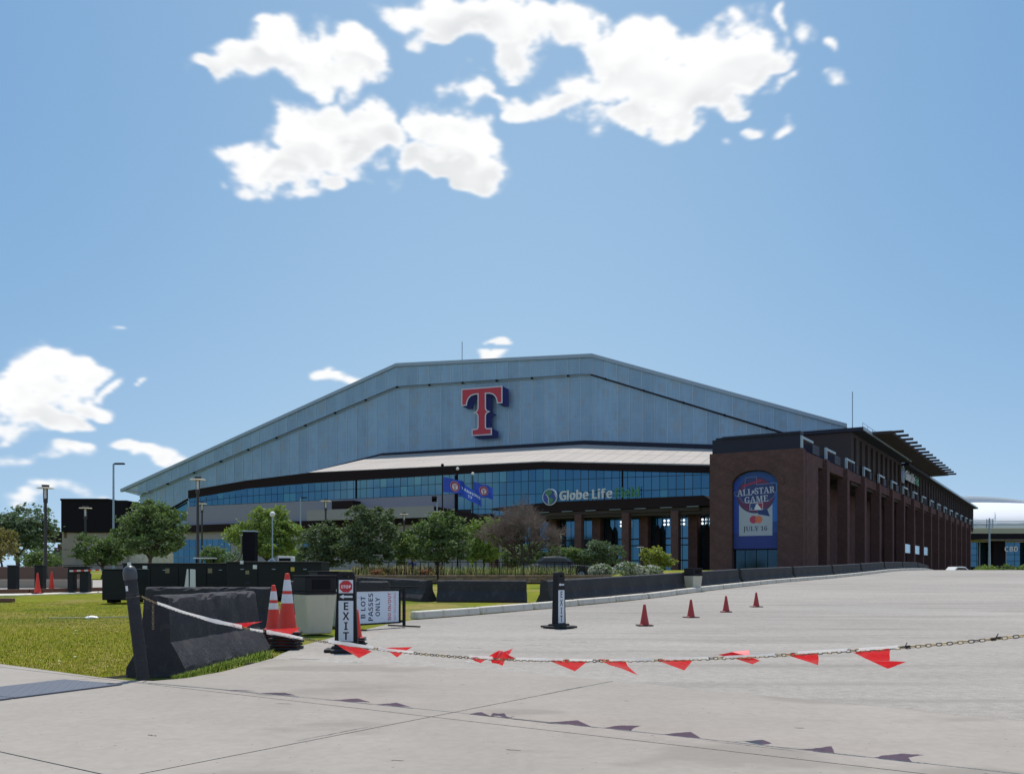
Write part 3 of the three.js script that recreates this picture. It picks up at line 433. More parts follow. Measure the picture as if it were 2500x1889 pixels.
cone('orange cone standing on the far side of the lawn beside black square posts', [-20.15, H(39.3) - .004, -39.3], .2, [.88, .13, .03, .38, .03], M.orange, undefined);
cone('orange cone just behind another at the lamp post foot', [-20.35, H(40.9) - .004, -40.9], .5, [.88, .13, .03, .38, .03], M.orange, undefined);

// ---------------------------------------------------------------- litter bins
function bin(label, pos, turn, k = 1) {
  const o = thing('litter_bin', label, 'trash can', pos, turn), s = .62 * k, g = new RoundedBoxGeometry(s, .76 * k, s, 3, .035), p = g.attributes.position; for (let i = 0; i < p.count; i++) { const f = 1 + .12 * (p.getY(i) / (.38 * k)); p.setX(i, p.getX(i) * f * .92); p.setZ(i, p.getZ(i) * f * .92); } g.computeVertexNormals(); part('body', g.translate(0, .38 * k, 0), M.cream, o);
  part('rim', rbx(s * 1.06, .05, s * 1.06, 0, .785 * k, 0, .012), M.blackFine, o);
  part('lid', [rbx(s * 1.02, .30 * k, s * 1.02, 0, .95 * k, 0, .03)], M.blackFine, o); part('lid_edge', rbx(s * 1.05, .025, s * 1.05, 0, 1.11 * k, 0, .01), M.blackFine, o); part('flap', rbx(s * .6, .18 * k, .02, 0, .95 * k, s * .515, .006), M.dark, o); return o;
}
bin('cream concrete litter bin with a black lid between cone stacks and stop sign', [-3.82, -.006, -17.9], .62, 1.0);
bin('cream concrete litter bin mostly hidden behind the other bin', [-4.05, -.006, -20.4], .5, 1.08);
{ const p = kerb(6.98 * 2.95, -.42); bin('cream concrete litter bin standing between two kerbside barriers', [p[0], H(-p[1]) - .006, p[1]], .62, .92); }

// ---------------------------------------------------------------- the ballpark
const D2R = Math.PI / 180;
const park = thing('stadium', 'large ballpark with zinc gable wall, blue glass front and dark brick arcade', 'stadium');
const lineAt = (pts, s) => { if (s <= pts[0][0]) { const [a, b] = pts; return a[1] + (b[1] - a[1]) * (s - a[0]) / (b[0] - a[0]); } for (let i = 1; i < pts.length; i++) if (s <= pts[i][0] || i === pts.length - 1) { const a = pts[i - 1], b = pts[i]; return a[1] + (b[1] - a[1]) * (s - a[0]) / (b[0] - a[0]); } };
const quad = (s0, s1, b0, b1, t0, t1, z, th) => { // upright plate with sloping top and bottom
  const g = new THREE.BufferGeometry(), P = [[s0, b0], [s1, b1], [s1, t1], [s0, t0]], pos = [], f = (a, b, c) => pos.push(...a, ...b, ...c), F = P.map(([x, y]) => [x, y, z]), B = P.map(([x, y]) => [x, y, z - th]);
  f(F[0], F[1], F[2]); f(F[0], F[2], F[3]); f(B[0], B[2], B[1]); f(B[0], B[3], B[2]); for (let i = 0; i < 4; i++) { const j = (i + 1) % 4; f(F[i], B[i], B[j]); f(F[i], B[j], F[j]); }
  g.setAttribute('position', new THREE.Float32BufferAttribute(pos, 3)); g.computeVertexNormals(); g.setAttribute('uv', new THREE.Float32BufferAttribute(new Float32Array(pos.length / 3 * 2), 2)); return g;
};
const zincs = [M.zinc, ...[.93, 1.05, .97].map((k) => { const m = M.zinc.clone(); m.color.setScalar(k); return m; })];
{ // gable wall: fascia band of zinc panels standing proud of the wall of panels below
  const g = group('gable_wall', park, [16.904, 0, -195], -21 * D2R), r = rngOf(8);
  const top = [[-126.9, 22.95], [-46.4, 49.05], [0, 47.3], [50.5, 29.63]], low = [[-121.5, 21.2], [-46.7, 43.95], [-.54, 43.35], [50.5, 24.5]], bot = [[-123, 12], [50.5, 12]];
  const seams = []; for (let s = -121.5; s < -46.4; s += 2.68) seams.push(s); for (let i = 0; i <= 17; i++) seams.push(-46.4 + i * 46.4 / 17); for (let s = 2.64; s < 50.5; s += 2.64) seams.push(s);
  part('panel_backing', [extr([[-121.5, 12], [50.4, 12], [50.4, 20], ...low.slice(1, 4).reverse().map(([s, y]) => [s, y - .05]), [-121.5, 21.1]], .3, 0, [], 0, 0, -1.2)], M.seam, g);
  part('fascia_backing', [extr([...top.map(([s, y]) => [s * .998, y - .4]), ...low.slice(0, 4).reverse().map(([s, y]) => [s, y + .1])], .6, 0, [], 0, 0, -.72)], M.seam, g);
  for (let i = 0; i + 1 < seams.length; i++) {
    const a = seams[i] + .045, b = seams[i + 1] - .045; if (b - a < .3) continue;
    const m = () => zincs[Math.floor(r() * 4)];
    part('fascia_panel', metreUV(quad(a, b, lineAt(low, a), lineAt(low, b), lineAt(top, a) - .55, lineAt(top, b) - .55, 0, .1).translate(0, 0, (r() - .5) * .03)), m(), g);
    if (i) part('seam_rib', [quad(seams[i] - .06, seams[i] + .06, lineAt(low, seams[i]), lineAt(low, seams[i]), lineAt(top, seams[i]) - .6, lineAt(top, seams[i]) - .6, .07, .1)], M.seam, g), part('seam_rib', [quad(seams[i] - .06, seams[i] + .06, 13, 13, lineAt(low, seams[i]) - .15, lineAt(low, seams[i]) - .15, -.73, .1)], M.seam, g);
    part('wall_panel', metreUV(quad(a, b, 13, 13, lineAt(low, a) - .1, lineAt(low, b) - .1, -.8 + (r() - .5) * .03, .1)), m(), g);
  }
  for (let i = 0; i < 3; i++) part('roof_edge', quad(top[i][0], top[i + 1][0], top[i][1] - .62, top[i + 1][1] - .62, top[i][1] + .12, top[i + 1][1] + .12, .35, .9), M.trim, g);
  for (let i = 0; i < 3; i++) part('gutter', quad(low[i][0] + .1, low[i + 1][0], low[i][1] - .32, low[i + 1][1] - .32, low[i][1] - .02, low[i + 1][1] - .02, -.55, .3), i === 2 ? M.navy : M.trim, g);
  // flashing where the wall meets the lower roof
  const fl = [[-70, 25.3], [-50.4, 28.9], [-1.9, 29.35], [25.5, 27.1]]; for (let i = 0; i < 3; i++) part('flashing', quad(fl[i][0], fl[i + 1][0], fl[i][1] - 1.2, fl[i + 1][1] - 1.2, fl[i][1], fl[i + 1][1], -.5, .3), M.navy, g);
  for (let s = -112; s < 52; s += 8.2) part('bracket', bx(.35, .35, .5, s, lineAt(low, s) - .15, -.2), M.dark, g);
  // the roof runs back from the gable
  part('roof', extr([...top.map(([s, y]) => [s, y - .2]), [50.4, 14], [-121, 14], [-121, 21.2]], 118, 0, [], 0, 0, -120), M.trim, g);
  part('soffit', quad(-126.7, -118, 22.6, 21.9, 22.85, 22.3, .2, 8), M.trim, g);
}
{ // lower roof, standing-seam panels between gable wall and glass front
  const g = group('lower_roof', park), B0 = [[-40.2, 21.11, -182.7], [5.5, 21.2, -165.1], [36, 19.2, -153.4]], T0 = [[-30.3, 28.3, -213.2], [15.1, 28.45, -195.9], [46, 25.6, -183.9]];
  const P = (L, i, f) => V(...L[i].map((v, k) => mix(v, L[i + 1][k], f)));
  const strip4 = (a, b, c, d, m) => { const q = new THREE.BufferGeometry(), n = V(0, -.25, 0), A = [a, b, c, d], Bq = A.map((p) => p.clone().add(n)), pos = [], tri = (...v) => v.forEach((p) => pos.push(p.x, p.y, p.z)); tri(a, b, c); tri(a, c, d); tri(Bq[0], Bq[2], Bq[1]); tri(Bq[0], Bq[3], Bq[2]); for (let i = 0; i < 4; i++) { const j = (i + 1) % 4; tri(A[i], Bq[i], Bq[j]); tri(A[i], Bq[j], A[j]); } q.setAttribute('position', new THREE.Float32BufferAttribute(pos, 3)); q.computeVertexNormals(); return part('roof_panel', q, m, g); };
  const r = rngOf(12);
  for (let i = 0; i < 2; i++) { const n = i ? 14 : 22; for (let k = 0; k < n; k++) { const f0 = (k + .012) / n, f1 = (k + 1 - .012) / n, b0 = P(B0, i, f0), b1 = P(B0, i, f1), t0 = P(T0, i, f0), t1 = P(T0, i, f1), m0 = b0.clone().lerp(t0, .46), m1 = b1.clone().lerp(t1, .46), n0 = b0.clone().lerp(t0, .467), n1 = b1.clone().lerp(t1, .467); strip4(b0, b1, m1, m0, r() < .5 ? M.beige : M.beigeB); strip4(n0, n1, t1, t0, r() < .5 ? M.beige : M.beigeB); } }
  part('roof_deck', (() => { const q = new THREE.BufferGeometry(), pos = []; const tri = (...v) => v.forEach((p) => pos.push(p[0], p[1] - .3, p[2])); for (let i = 0; i < 2; i++) { tri(B0[i], B0[i + 1], T0[i + 1]); tri(B0[i], T0[i + 1], T0[i]); } q.setAttribute('position', new THREE.Float32BufferAttribute(pos, 3)); q.computeVertexNormals(); return q; })(), M.dark, g);
}
{ // glass front
  const g = group('glass_front', park, [5.838, 0, -165], -21 * D2R), r = rngOf(31);
  const ft = [[-78.5, 18.45], [-64.1, 20.0], [-49.3, 21.0], [-.3, 21.0], [31, 19.0]], fb = [[-78.5, 16.8], [-64.1, 18.4], [-45.8, 19.1], [-20, 19.8], [-.3, 19.8], [31, 17.8]];
  for (let i = 0; i < 4; i++) part('fascia', quad(ft[i][0], ft[i + 1][0], lineAt(fb, ft[i][0]), lineAt(fb, ft[i + 1][0]), ft[i][1], ft[i + 1][1], .25, .5), M.darkBrown, g);
  const bl = [[-79, 15.2], [-17.2, 15.9]];
  const pane = (a, b, y0a, y0b, y1a, y1b) => part('pane', quad(a, b, y0a, y0b, y1a, y1b, (r() - .5) * .02, .05).rotateY((r() - .5) * .0006), M.glass[r() < .06 ? 4 : Math.floor(r() * 4)], g);
  const gp = .045;
  for (let i = 0; i < 42; i++) { const a = -78.4 + i * 1.456 + gp, b = -78.4 + (i + 1) * 1.456 - gp, f = (s, t) => mix(lineAt(bl, s), lineAt(fb, s), t); pane(a, b, f(a, 0), f(b, 0), f(a, .5) - gp, f(b, .5) - gp); pane(a, b, f(a, .5) + gp, f(b, .5) + gp, f(a, 1), f(b, 1)); }
  for (let i = 0; i < 34; i++) { const a = -17.1 + i * 1.4 + gp, b = -17.1 + (i + 1) * 1.4 - gp, yb = (s) => s < -14 ? 13.6 : 10.2, f = (s, k) => [yb((a + b) / 2), 12.9, 15.4, 17.7, lineAt(fb, s)][k]; for (let k = 0; k < 4; k++) if (f(a, k + 1) - f(a, k) > .3) pane(a, b, f(a, k) + gp, f(b, k) + gp, f(a, k + 1) - gp, f(b, k + 1) - gp); }
  part('mullion_backing', [quad(-78.5, -17.1, 15.15, 15.85, 16.8, 19.85, -.12, .2), quad(-17.2, 31, 10, 10, 19.8, 17.8, -.12, .2), quad(-64.1, -20, 16, 16, 18.3, 19.7, -.14, .2)], M.bronze, g);
  part('corner_post', bx(.32, 7.5, .4, -17.3, 15.6, .2), M.dark, g); part('corner_post', bx(.13, 3.6, .3, -38.5, 17.5, .1), M.dark, g); part('corner_post', bx(.2, 7, .3, 14.2, 15.5, .1), M.dark, g);
  // pale concrete storey under the glass, dark band, lower storey
  part('pale_wall', quad(-79, -17.3, 10.6, 11.2, 15.12, 15.82, .1, 1), M.paleWall, g); part('terrace_wall', quad(-47, -20, 11.3, 11.4, 13.3, 13.5, 4, .4), M.paleWallB, g); part('terrace_box', bx(4.6, 1.6, 3, -39.6, 14.2, 1.8), M.darkBrown, g); part('terrace_wing', quad(-20, -9, 9.5, 9.5, 13.4, 11.2, 3.8, 3.5), M.darkBrown, g);
  part('dark_band', quad(-86, -10, 9.6, 10.6, 11.05, 12.0, .9, 1.4), M.darkBrown, g);
  part('lower_wall', quad(-86, -10, 0, 0, 9.6, 10.6, .05, .5), M.paleWallB, g);
  for (let i = 0; i < 12; i++) for (let k = 0; k < 4; k++) { const a = -85.6 + i * 1.48 + .05, b = a + 1.38; part('lower_pane', quad(a, b, .9 + k * 1.85, .9 + k * 1.85, 2.65 + k * 1.85, 2.65 + k * 1.85, .14, .06), M.glass[Math.floor(r() * 4)], g); }
  for (let k = 0; k < 5; k++) part('lower_pane', quad(-58 + k * 7.5, -56.3 + k * 7.5, 5, 5, 7.4, 7.4, .14, .06), M.glass[1], g);
  part('shell', [extr([[-86, 0], [31, 0], [31, 17.7], [0, 19.7], [-45, 18.9], [-78.4, 10], [-86, 9.5]], 20, 0, [], 0, 0, -21)], M.paleWallB, g);
  part('left_strut', [rod(V(-78.6, 16.6, .2), V(-88, 12.5, .2), .25, 6)], M.dark, g); part('left_pane', quad(-84, -79.2, 12.2, 12.2, 14.2, 16.2, -.3, .1), M.glass[4], g); part('left_rail', [bx(5, .12, .1, -81.5, 12.2, .4), ...[-83.5, -82.6, -81.7, -80.8, -79.9].map((s) => bx(.1, 2.2, .1, s, 13.1, .4))], M.dark, g);
}
const RT = 58.5 * D2R, R0 = [34.59, 0, -110];   // frame of the brick arcade: x runs back along the side street, z out to the street
const M_archGlass = std({ color: col(.03, .06, .09), roughness: .08, metalness: .8 });
{ // brick tower with its arch
  const g = group('brick_tower', park, R0, RT);
  // front wall lies in x = 0, seen face spans z -11.5..0: drawn in its own turned frame (x' = z)
  const f = group('front_wall', g, [0, 0, 0], -Math.PI / 2);   // local x' -> -z... see below
  const arch = (x0, x1, spring, y0) => { const pts = [[x0, y0], [x1, y0], [x1, spring]]; const c = (x0 + x1) / 2, rx = (x1 - x0) / 2; for (let i = 1; i < 20; i++) { const a = i / 20 * Math.PI; pts.push([c + Math.cos(a) * rx, spring + Math.sin(a) * rx * .62]); } pts.push([x0, spring]); return pts; };
  // outline with x' measured from the street corner towards the left (negative)
  const wall = extr([[-11.5, 0], [-8.66, 0], ...arch(-8.66, -3.02, 12.05, 0).slice(2).reverse(), [-3.02, 0], [0, 0], [0, 16.1], [-11.5, 16.1]], 1.0); wall.translate(0, 0, -1.0);
  part('brick_face', wall, M.brick, f);
  const ringP = arch(-8.66, -3.02, 12.05, 12.05).slice(2), ringO = arch(-9.5, -2.18, 12.05, 12.05).slice(2);
  for (let i = 0; i + 1 < ringP.length; i++) { const a = ringP[i], b = ringP[i + 1], c = ringO[i + 1], d = ringO[i]; const sx = (p, q) => mix(p, q, .03); part('arch_stone', extr([a, d, c, b].map((p) => p), .06, 0, [], 0, 0, .005), M.brick, f); }
  part('arch_back', bx(5.7, 13.8, .2, -5.84, 6.9, -1.3), M.bronze, f);
  for (let i = 0; i < 4; i++) part('window_pane', bx(1.32, 2.6, .06, -7.95 + i * 1.4, 2.75, -.9), M_archGlass, f);
  part('left_return', bx(1, 16.1, 7, -11.0, 8.05, -4.6), M.brick, f); part('core', bx(10.2, 15.8, 6, -5.2, 7.9, -5), M.brick, f);
  part('parapet', bx(10.85, 1.7, 1.2, -5.78, 16.97, -.75), M.navy, f); part('parapet_cap', bx(9.6, .3, 1.5, -5.1, 17.98, -.75), M.navy, f); part('parapet_side', bx(1.2, 1.7, 7, -10.6, 16.97, -4.9), M.navy, f);
}
{ // arcade along the street: brick piers, dark bays, steel brackets, upper storey, canopy with fins
  const g = group('brick_arcade', park, R0, RT), N = 17, st = 12.44;
  part('bay_wall', bx(200, 15.2, .6, 101.6, 7.6, -5.4), M.brick, g); part('arcade_roof', bx(199, .5, 10, 102, 15.4, -6.4), M.bronze, g);
  for (let n = 0; n < N; n++) {
    part('pier', rbx(1.5, 16.0, 1.4, n * st + .78, 8.0, -.72, .04), M.brick, g);
    if (n < N - 1) { part('spandrel', bx(st - 1.56, 1.3, .7, n * st + 1.55 + (st - 1.56) / 2, 15.45, -.9), M.brick, g); part('bay_pier', bx(.9, 14.7, .8, n * st + 1.5 + st / 2, 7.4, -4.7), M.brick, g); }
    const b = part('bracket', [bx(.34, 1.5, .30, n * st + .35, 16.85, -.25), bx(st * .42, .26, .22, n * st + .5 + st * .21, 17.42, -.25)], M.steel, g); b.name = 'steel_bracket';
    part('roof_box', bx(3.6, 1.2, 3, n * st + 9.4, 16.9, -2.2), M.navy, g);
  }
  for (const n of [6, 7, 8]) part('bay_window', bx(8.2, 1.7, .08, n * st + 6.6, 6.0, -.45), std({ color: col(.30, .40, .48), roughness: .12, metalness: .7 }), g);
  part('upper_storey', bx(186, 7.8, 20.4, 31.8 + 93, 18.3, -11.1), M.bronze, g);
  for (let x = 34; x < 216; x += 4.4) part('upper_post', bx(.35, 6.6, .3, x, 18.2, -.7), M.bronze, g);
  part('upper_roof', [bx(46, .55, 22.4, 54.5, 22.5, -10.4)], M.navy, g); part('upper_roof', bx(140, .5, 21, 148, 22.0, -10.1), M.navy, g); part('roof_edge', bx(46, .5, .12, 54.6, 22.55, .88), M.steel, g); part('roof_edge', bx(112, .42, .12, 162, 22.02, .48), M.steel, g);
  part('canopy', extr([[38, -.7], [111, -.7], [110, 3.7], [38.5, 3.7]], .4).rotateX(Math.PI / 2).translate(0, 22.9, 0), M.bronze, g);
  for (let i = 0; i < 16; i++) part('canopy_fin', bx(.38, .34, 2.6, 39 + i * 4.7, 22.74, 4.0), M.bronze, g);
  part('far_end', bx(4, 17.5, 20, 203, 8.7, -10.6), M.brick, g);
  part('roof_rail', [rod(V(33, 23.6, .5), V(76, 23.6, .5), .04, 4), ...Array.from({ length: 12 }, (_, i) => rod(V(33 + i * 3.9, 22.7, .5), V(33 + i * 3.9, 23.6, .5), .035, 4))], M.trim, g);
  part('mast', rod(V(33.2, 22.6, -1), V(33.2, 28.4, -1), .07, 5), M.trim, g); part('mast', rod(V(120, 22.2, -3), V(120, 29, -3), .08, 5), M.trim, g);
}
part('mast', rod(V(-11.1, 47, -206), V(-11.1, 52.7, -206), .09, 5), M.trim, park);
{ // entrance porch left of the tower
  const g = group('entrance_porch', park, R0, RT), f = group('porch_front', g, [0, 0, 0], -Math.PI / 2), r = rngOf(17);
  part('porch_roof', extr([[-46, 10.5], [-40, 9.9], [-11.9, 9.9], [-11.9, 10.3], [-13.4, 11.25], [-36, 11.3], [-46, 10.75]], 9.5, 0, [], 0, 0, -12.5), M.darkBrown, f); part('porch_fascia', bx(26, .5, .3, -27, 9.6, -3.4), M.bronze, f); part('porch_soffit', bx(34, .8, 3.6, -28.5, 9.35, -5.4), M.bronze, f);
  for (let i = 0; i < 7; i++) part('soffit_light_slot', bx(1.6, .06, .3, -37 + i * 3.7, 9.86, -2.98), M.trim, f);
  for (const s of [-45.9, -38.8, -31.7, -24.5, -17.4]) { part('column', rbx(1.06, 9.4, 1.0, s, 4.7, -3.6, .03), M.brick, f); part('rear_column', rbx(1.3, 9.0, 1.2, s + 1.5, 4.5, -6.4, .03), M.brick, f); }
  for (const s of [-28.4, -21.2, -14.2]) part('pylon', [bx(.8, 7.0, .4, s, 3.5, -6.6), new THREE.CylinderGeometry(.12, .5, .8, 4, 1).rotateY(Math.PI / 4).translate(s, 7.4, -6.6), rod(V(s, 7.6, -6.6), V(s, 8.8, -6.6), .08, 5)], M.dark, f);
  const rows = [[0, 2.9], [3.0, 5.0], [5.08, 5.9], [6.0, 9.0]];
  for (let i = 0; i < 28; i++) for (const [a, b] of rows) part('pane', quad(-46 + i * 1.22 + .04, -46 + (i + 1) * 1.22 - .04, a + .04, a + .04, b - .03, b - .03, -7.4 + (r() - .5) * .01, .05), M.glass[Math.floor(r() * 4)], f);
  part('porch_shell', bx(36, 9.4, .4, -29, 4.7, -7.8), M.bronze, f);
  const lamp = std({ color: col(.9, .95, 1), emissive: col(.9, .97, 1), emissiveIntensity: 1.1 }), disc = new THREE.SphereGeometry(.17, 10, 8);
  for (const [s0, n, y] of [[-26.8, 3, 8.1], [-20.3, 6, 8.1], [-14.9, 5, 8.1]]) { const bank = group('light_bank', f, [s0, y, -6.9]); part('bar', [bx(n * .56 + .2, .06, .08, n * .28 - .28, .28, 0), bx(n * .56 + .2, .06, .08, n * .28 - .28, -.28, 0), rod(V(n * .28 - .28, .28, 0), V(n * .28 - .28, .95, 0), .03, 5)], M.dark, bank); for (let i = 0; i < n; i++) for (const k of [0, 1]) { const d = part('lamp', disc, lamp, bank); d.position.set(i * .56, k ? -.26 : .26, .08); } }
}

// ---------------------------------------------------------------- signs on the ballpark
const bold = await new FontLoader().loadAsync('fonts/droid/droid_sans_bold.typeface.json');
const glyphs = (txt, size, depth, gap = 0) => { let x = 0; const out = []; for (const ch of txt) { if (ch === ' ') { x += size * .34; continue; } const g = new TextGeometry(ch, { font: bold, size, depth, curveSegments: 6, bevelEnabled: false }); g.computeBoundingBox(); const w = g.boundingBox.max.x - g.boundingBox.min.x; g.translate(x - g.boundingBox.min.x, 0, 0); out.push(g); x += w + size * (.12 + gap); } out.width = x; return out; };
const M_ball = { white: std({ color: col(.46, .50, .56), roughness: .5 }), green: std({ color: col(.035, .17, .085), roughness: .5 }), blue: std({ color: col(.02, .05, .28), roughness: .45 }) };
function globeLife(label, pos, turn, size, frameParts) {
  const o = thing('lettered_sign', label, 'sign', pos, turn), R = size * .92;
  const globe = group('globe', o, [R, size * .42, 0]); part('ring', [new THREE.CylinderGeometry(R, R, .2, 36).rotateX(Math.PI / 2)], M_ball.white, globe); part('ocean', new THREE.CylinderGeometry(R * .9, R * .9, .24, 36).rotateX(Math.PI / 2).translate(0, 0, .01), M_ball.blue, globe);
  const land = (pts) => extr(pts.map(([a, b]) => [a * R, b * R]), .05, 0, [], 0, 0, .135); const line = (pts) => extr(pts.map(([a, b]) => [a * R, b * R]), .04, 0, [], 0, 0, .133);
  part('continent', land([[-.45, .70], [-.05, .86], [.30, .80], [.42, .55], [.18, .30], [.02, .12], [-.16, .02], [-.28, .22], [-.52, .40]]), M_ball.green, globe); part('continent', land([[-.12, -.06], [.30, -.10], [.58, -.24], [.50, -.50], [.20, -.78], [-.02, -.86], [-.12, -.55], [-.02, -.30]]), M_ball.green, globe); part('coast', line([[-.52, .40], [-.28, .22], [-.16, .02], [-.02, -.30], [-.12, -.55], [-.02, -.86], [-.10, -.86], [-.22, -.55], [-.12, -.28], [-.26, -.02], [-.36, .18], [-.58, .34]]), M_ball.white, globe); part('coast', line([[.70, .52], [.84, .30], [.88, 0], [.80, -.10], [.80, .02], [.74, .28], [.64, .46]]), M_ball.white, globe);
  let x = 2 * R + size * .35; const t1 = glyphs('Globe Life', size, .2); t1.forEach((g) => part('letter', g.translate(x, 0, 0), M_ball.white, o)); x += t1.width + size * .22; const t2 = glyphs('Field', size, .2); t2.forEach((g) => part('letter', g.translate(x, 0, 0), M_ball.green, o, 'green letter')); const w = x + t2.width;
  part('support_rail', [bx(w - 2 * R, .07, .07, R + w / 2, size * .25, -.12), bx(w - 2 * R, .07, .07, R + w / 2, size * .72, -.12), ...Array.from({ length: 8 }, (_, i) => bx(.07, size * 1.3, .07, 2 * R + (w - 2 * R) * i / 7, size * .4, -.17))], M.dark, o); return o;
}
{ // positions in the arcade frame turned into the world
  const q = (x, y, z) => { const c = Math.cos(RT), s = Math.sin(RT); return [R0[0] + x * c + z * s, y, R0[2] - x * s + z * c]; };
  globeLife('white and green lettering with a globe on top of the entrance porch', q(2.9, 11.45, -37.2), RT - Math.PI / 2, 1.28);
  globeLife('white and green lettering with a globe on the dark side wall under the finned canopy', q(74, 19.1, -.35), RT, 1.75);
}
{ // big letter T on the gable
  const o = thing('letter_sign', 'huge red serif letter T with white outline and blue shade on zinc wall', 'sign', [16.904, 0, -195], -21 * D2R);
  const half = [[0, 10.5], [5.0, 10.5], [5.0, 6.75], [3.7, 6.75], [3.62, 7.4], [3.3, 8.2], [2.7, 8.75], [1.9, 9.02], [1.0, 9.05], [1.0, 6.1], [1.05, 5.75], [1.35, 5.4], [2.1, 5.12], [1.4, 4.85], [1.08, 4.55], [1.0, 4.2], [1.0, 1.85], [1.08, 1.65], [1.3, 1.55], [2.45, 1.5], [2.45, 0], [0, 0]];
  const T = [...half, ...half.slice(1, -1).reverse().map(([x, y]) => [-x, y])].map(([x, y]) => [x * .97, y * 1.0]);
  const inset = T.map(([x, y]) => [x, y]), cx = -24.55, y0 = 31.3;
  const shrink = (d) => { const n = T.length, out = []; for (let i = 0; i < n; i++) { const a = T[(i + n - 1) % n], b = T[i], c = T[(i + 1) % n]; let n1 = [b[1] - a[1], a[0] - b[0]], n2 = [c[1] - b[1], b[0] - c[0]]; const l1 = Math.hypot(...n1) || 1, l2 = Math.hypot(...n2) || 1; n1 = n1.map((v) => v / l1); n2 = n2.map((v) => v / l2); const m = [n1[0] + n2[0], n1[1] + n2[1]], k = Math.min(2.2, 2 / Math.max(.4, m[0] * m[0] + m[1] * m[1])); out.push([b[0] + m[0] * d * k, b[1] + m[1] * d * k]); } return out; };
  const area = THREE.ShapeUtils.area(T.map((p) => new THREE.Vector2(...p))), sg = area > 0 ? -1 : 1;
  const blue = []; for (let i = 0; i <= 6; i++) blue.push(extr(T, .14, 0, [], cx + i * .17, y0 - i * .10, 1.25 - i * .15)); part('shade_block', blue, std({ color: col(.012, .022, .15), roughness: .5 }), o);
  part('outline', extr(T, .2, 0, [], cx, y0, 1.5), std({ color: col(.5, .53, .60), roughness: .5 }), o); part('face', extr(shrink(sg * .24), .06, 0, [], cx, y0, 1.68), std({ color: col(.40, .022, .045), roughness: .5 }), o);
  part('standoff', [-27, -25, -23].map((s) => bx(.2, .2, 1.9, s + .4, 40.9, .2)), M.dark, o);
}
{ // banner in the tower arch
  const W = 556, Hh = 960;
  const tx = canvasTex(W, Hh, (x) => {
    x.fillStyle = '#23488f'; x.fillRect(0, 0, W, Hh); x.fillStyle = '#1e3f96'; x.fillRect(0, 0, 90, Hh); x.fillStyle = '#2a66b8'; x.fillRect(450, 150, 110, 480); x.fillStyle = '#22357c'; x.fillRect(0, 770, W, 190);
    x.fillStyle = '#9aa4b4'; x.fillRect(70, 330, 416, 470);
    x.fillStyle = '#2d3563'; x.beginPath(); x.ellipse(280, 300, 238, 222, 0, 0, 7); x.fill(); x.fillStyle = '#5d2f55'; x.beginPath(); x.ellipse(280, 300, 226, 210, 0, 0, 7); x.fill();
    x.fillStyle = '#2b3a70'; x.beginPath(); [[150, 80], [290, 70], [290, 170], [530, 160], [535, 250], [500, 330], [440, 375], [120, 385], [80, 320], [20, 290], [10, 250], [140, 240]].forEach((p, i) => x[i ? 'lineTo' : 'moveTo'](...p)); x.closePath(); x.fill(); x.strokeStyle = '#6f86b6'; x.lineWidth = 5; x.stroke();
    x.fillStyle = '#8a2f4d'; x.save(); x.translate(230, 150); x.rotate(-.28); x.font = 'italic bold 62px serif'; x.textAlign = 'center'; x.fillRect(-120, -12, 250, 26); x.restore();
    x.fillStyle = '#23386e'; x.beginPath(); x.moveTo(300, 480); x.lineTo(420, 470); x.lineTo(455, 565); x.lineTo(310, 535); x.closePath(); x.fill(); x.strokeStyle = '#4a6aa3'; x.lineWidth = 4; x.stroke();
    x.save(); x.translate(280, 255); x.rotate(-.05); x.textAlign = 'center'; x.textBaseline = 'middle'; x.fillStyle = '#a9b0c4'; x.font = 'bold 108px serif'; x.fillText('ALL', -138, 0, 190); x.fillText('STAR', 108, -4, 250); x.beginPath(); for (let i = 0; i < 10; i++) { const a = i * Math.PI / 5 - Math.PI / 2, q = i % 2 ? 12 : 28; x.lineTo(-32 + Math.cos(a) * q, Math.sin(a) * q); } x.closePath(); x.fill(); x.fillText('GAME', 0, 96, 300); x.restore();
    x.fillStyle = '#b8bccb'; x.fillRect(204, 392, 166, 92); x.fillStyle = '#2b4478'; x.fillRect(210, 398, 90, 80); x.fillStyle = '#8f3450'; x.beginPath(); x.moveTo(300, 398); x.lineTo(364, 398); x.lineTo(364, 478); x.lineTo(345, 478); x.closePath(); x.fill(); x.fillStyle = '#c6cbd8'; x.beginPath(); x.moveTo(262, 478); x.lineTo(268, 448); x.lineTo(280, 434); x.lineTo(276, 420); x.lineTo(290, 408); x.lineTo(304, 412); x.lineTo(312, 424); x.lineTo(306, 434); x.lineTo(326, 440); x.lineTo(352, 470); x.lineTo(352, 478); x.closePath(); x.fill(); x.beginPath(); x.arc(228, 462, 6, 0, 7); x.fill();
    x.fillStyle = '#a03a58'; x.beginPath(); x.arc(252, 600, 48, 0, 7); x.fill(); x.fillStyle = '#c4664a'; x.globalAlpha = .9; x.beginPath(); x.arc(316, 600, 48, 0, 7); x.fill(); x.globalAlpha = 1;
    x.fillStyle = '#333c58'; x.font = 'bold 78px serif'; x.textAlign = 'center'; x.textBaseline = 'middle'; x.fillText('JULY 16', 276, 712, 310); x.strokeStyle = 'rgba(90,100,125,.5)'; x.lineWidth = 2; for (const y of [250, 480, 720]) { x.beginPath(); x.moveTo(0, y); x.lineTo(W, y); x.stroke(); }
  });
  const o = thing('banner', 'tall arched blue banner for an all star game on the brick tower', 'banner', [R0[0], 0, R0[2]], RT - Math.PI / 2);
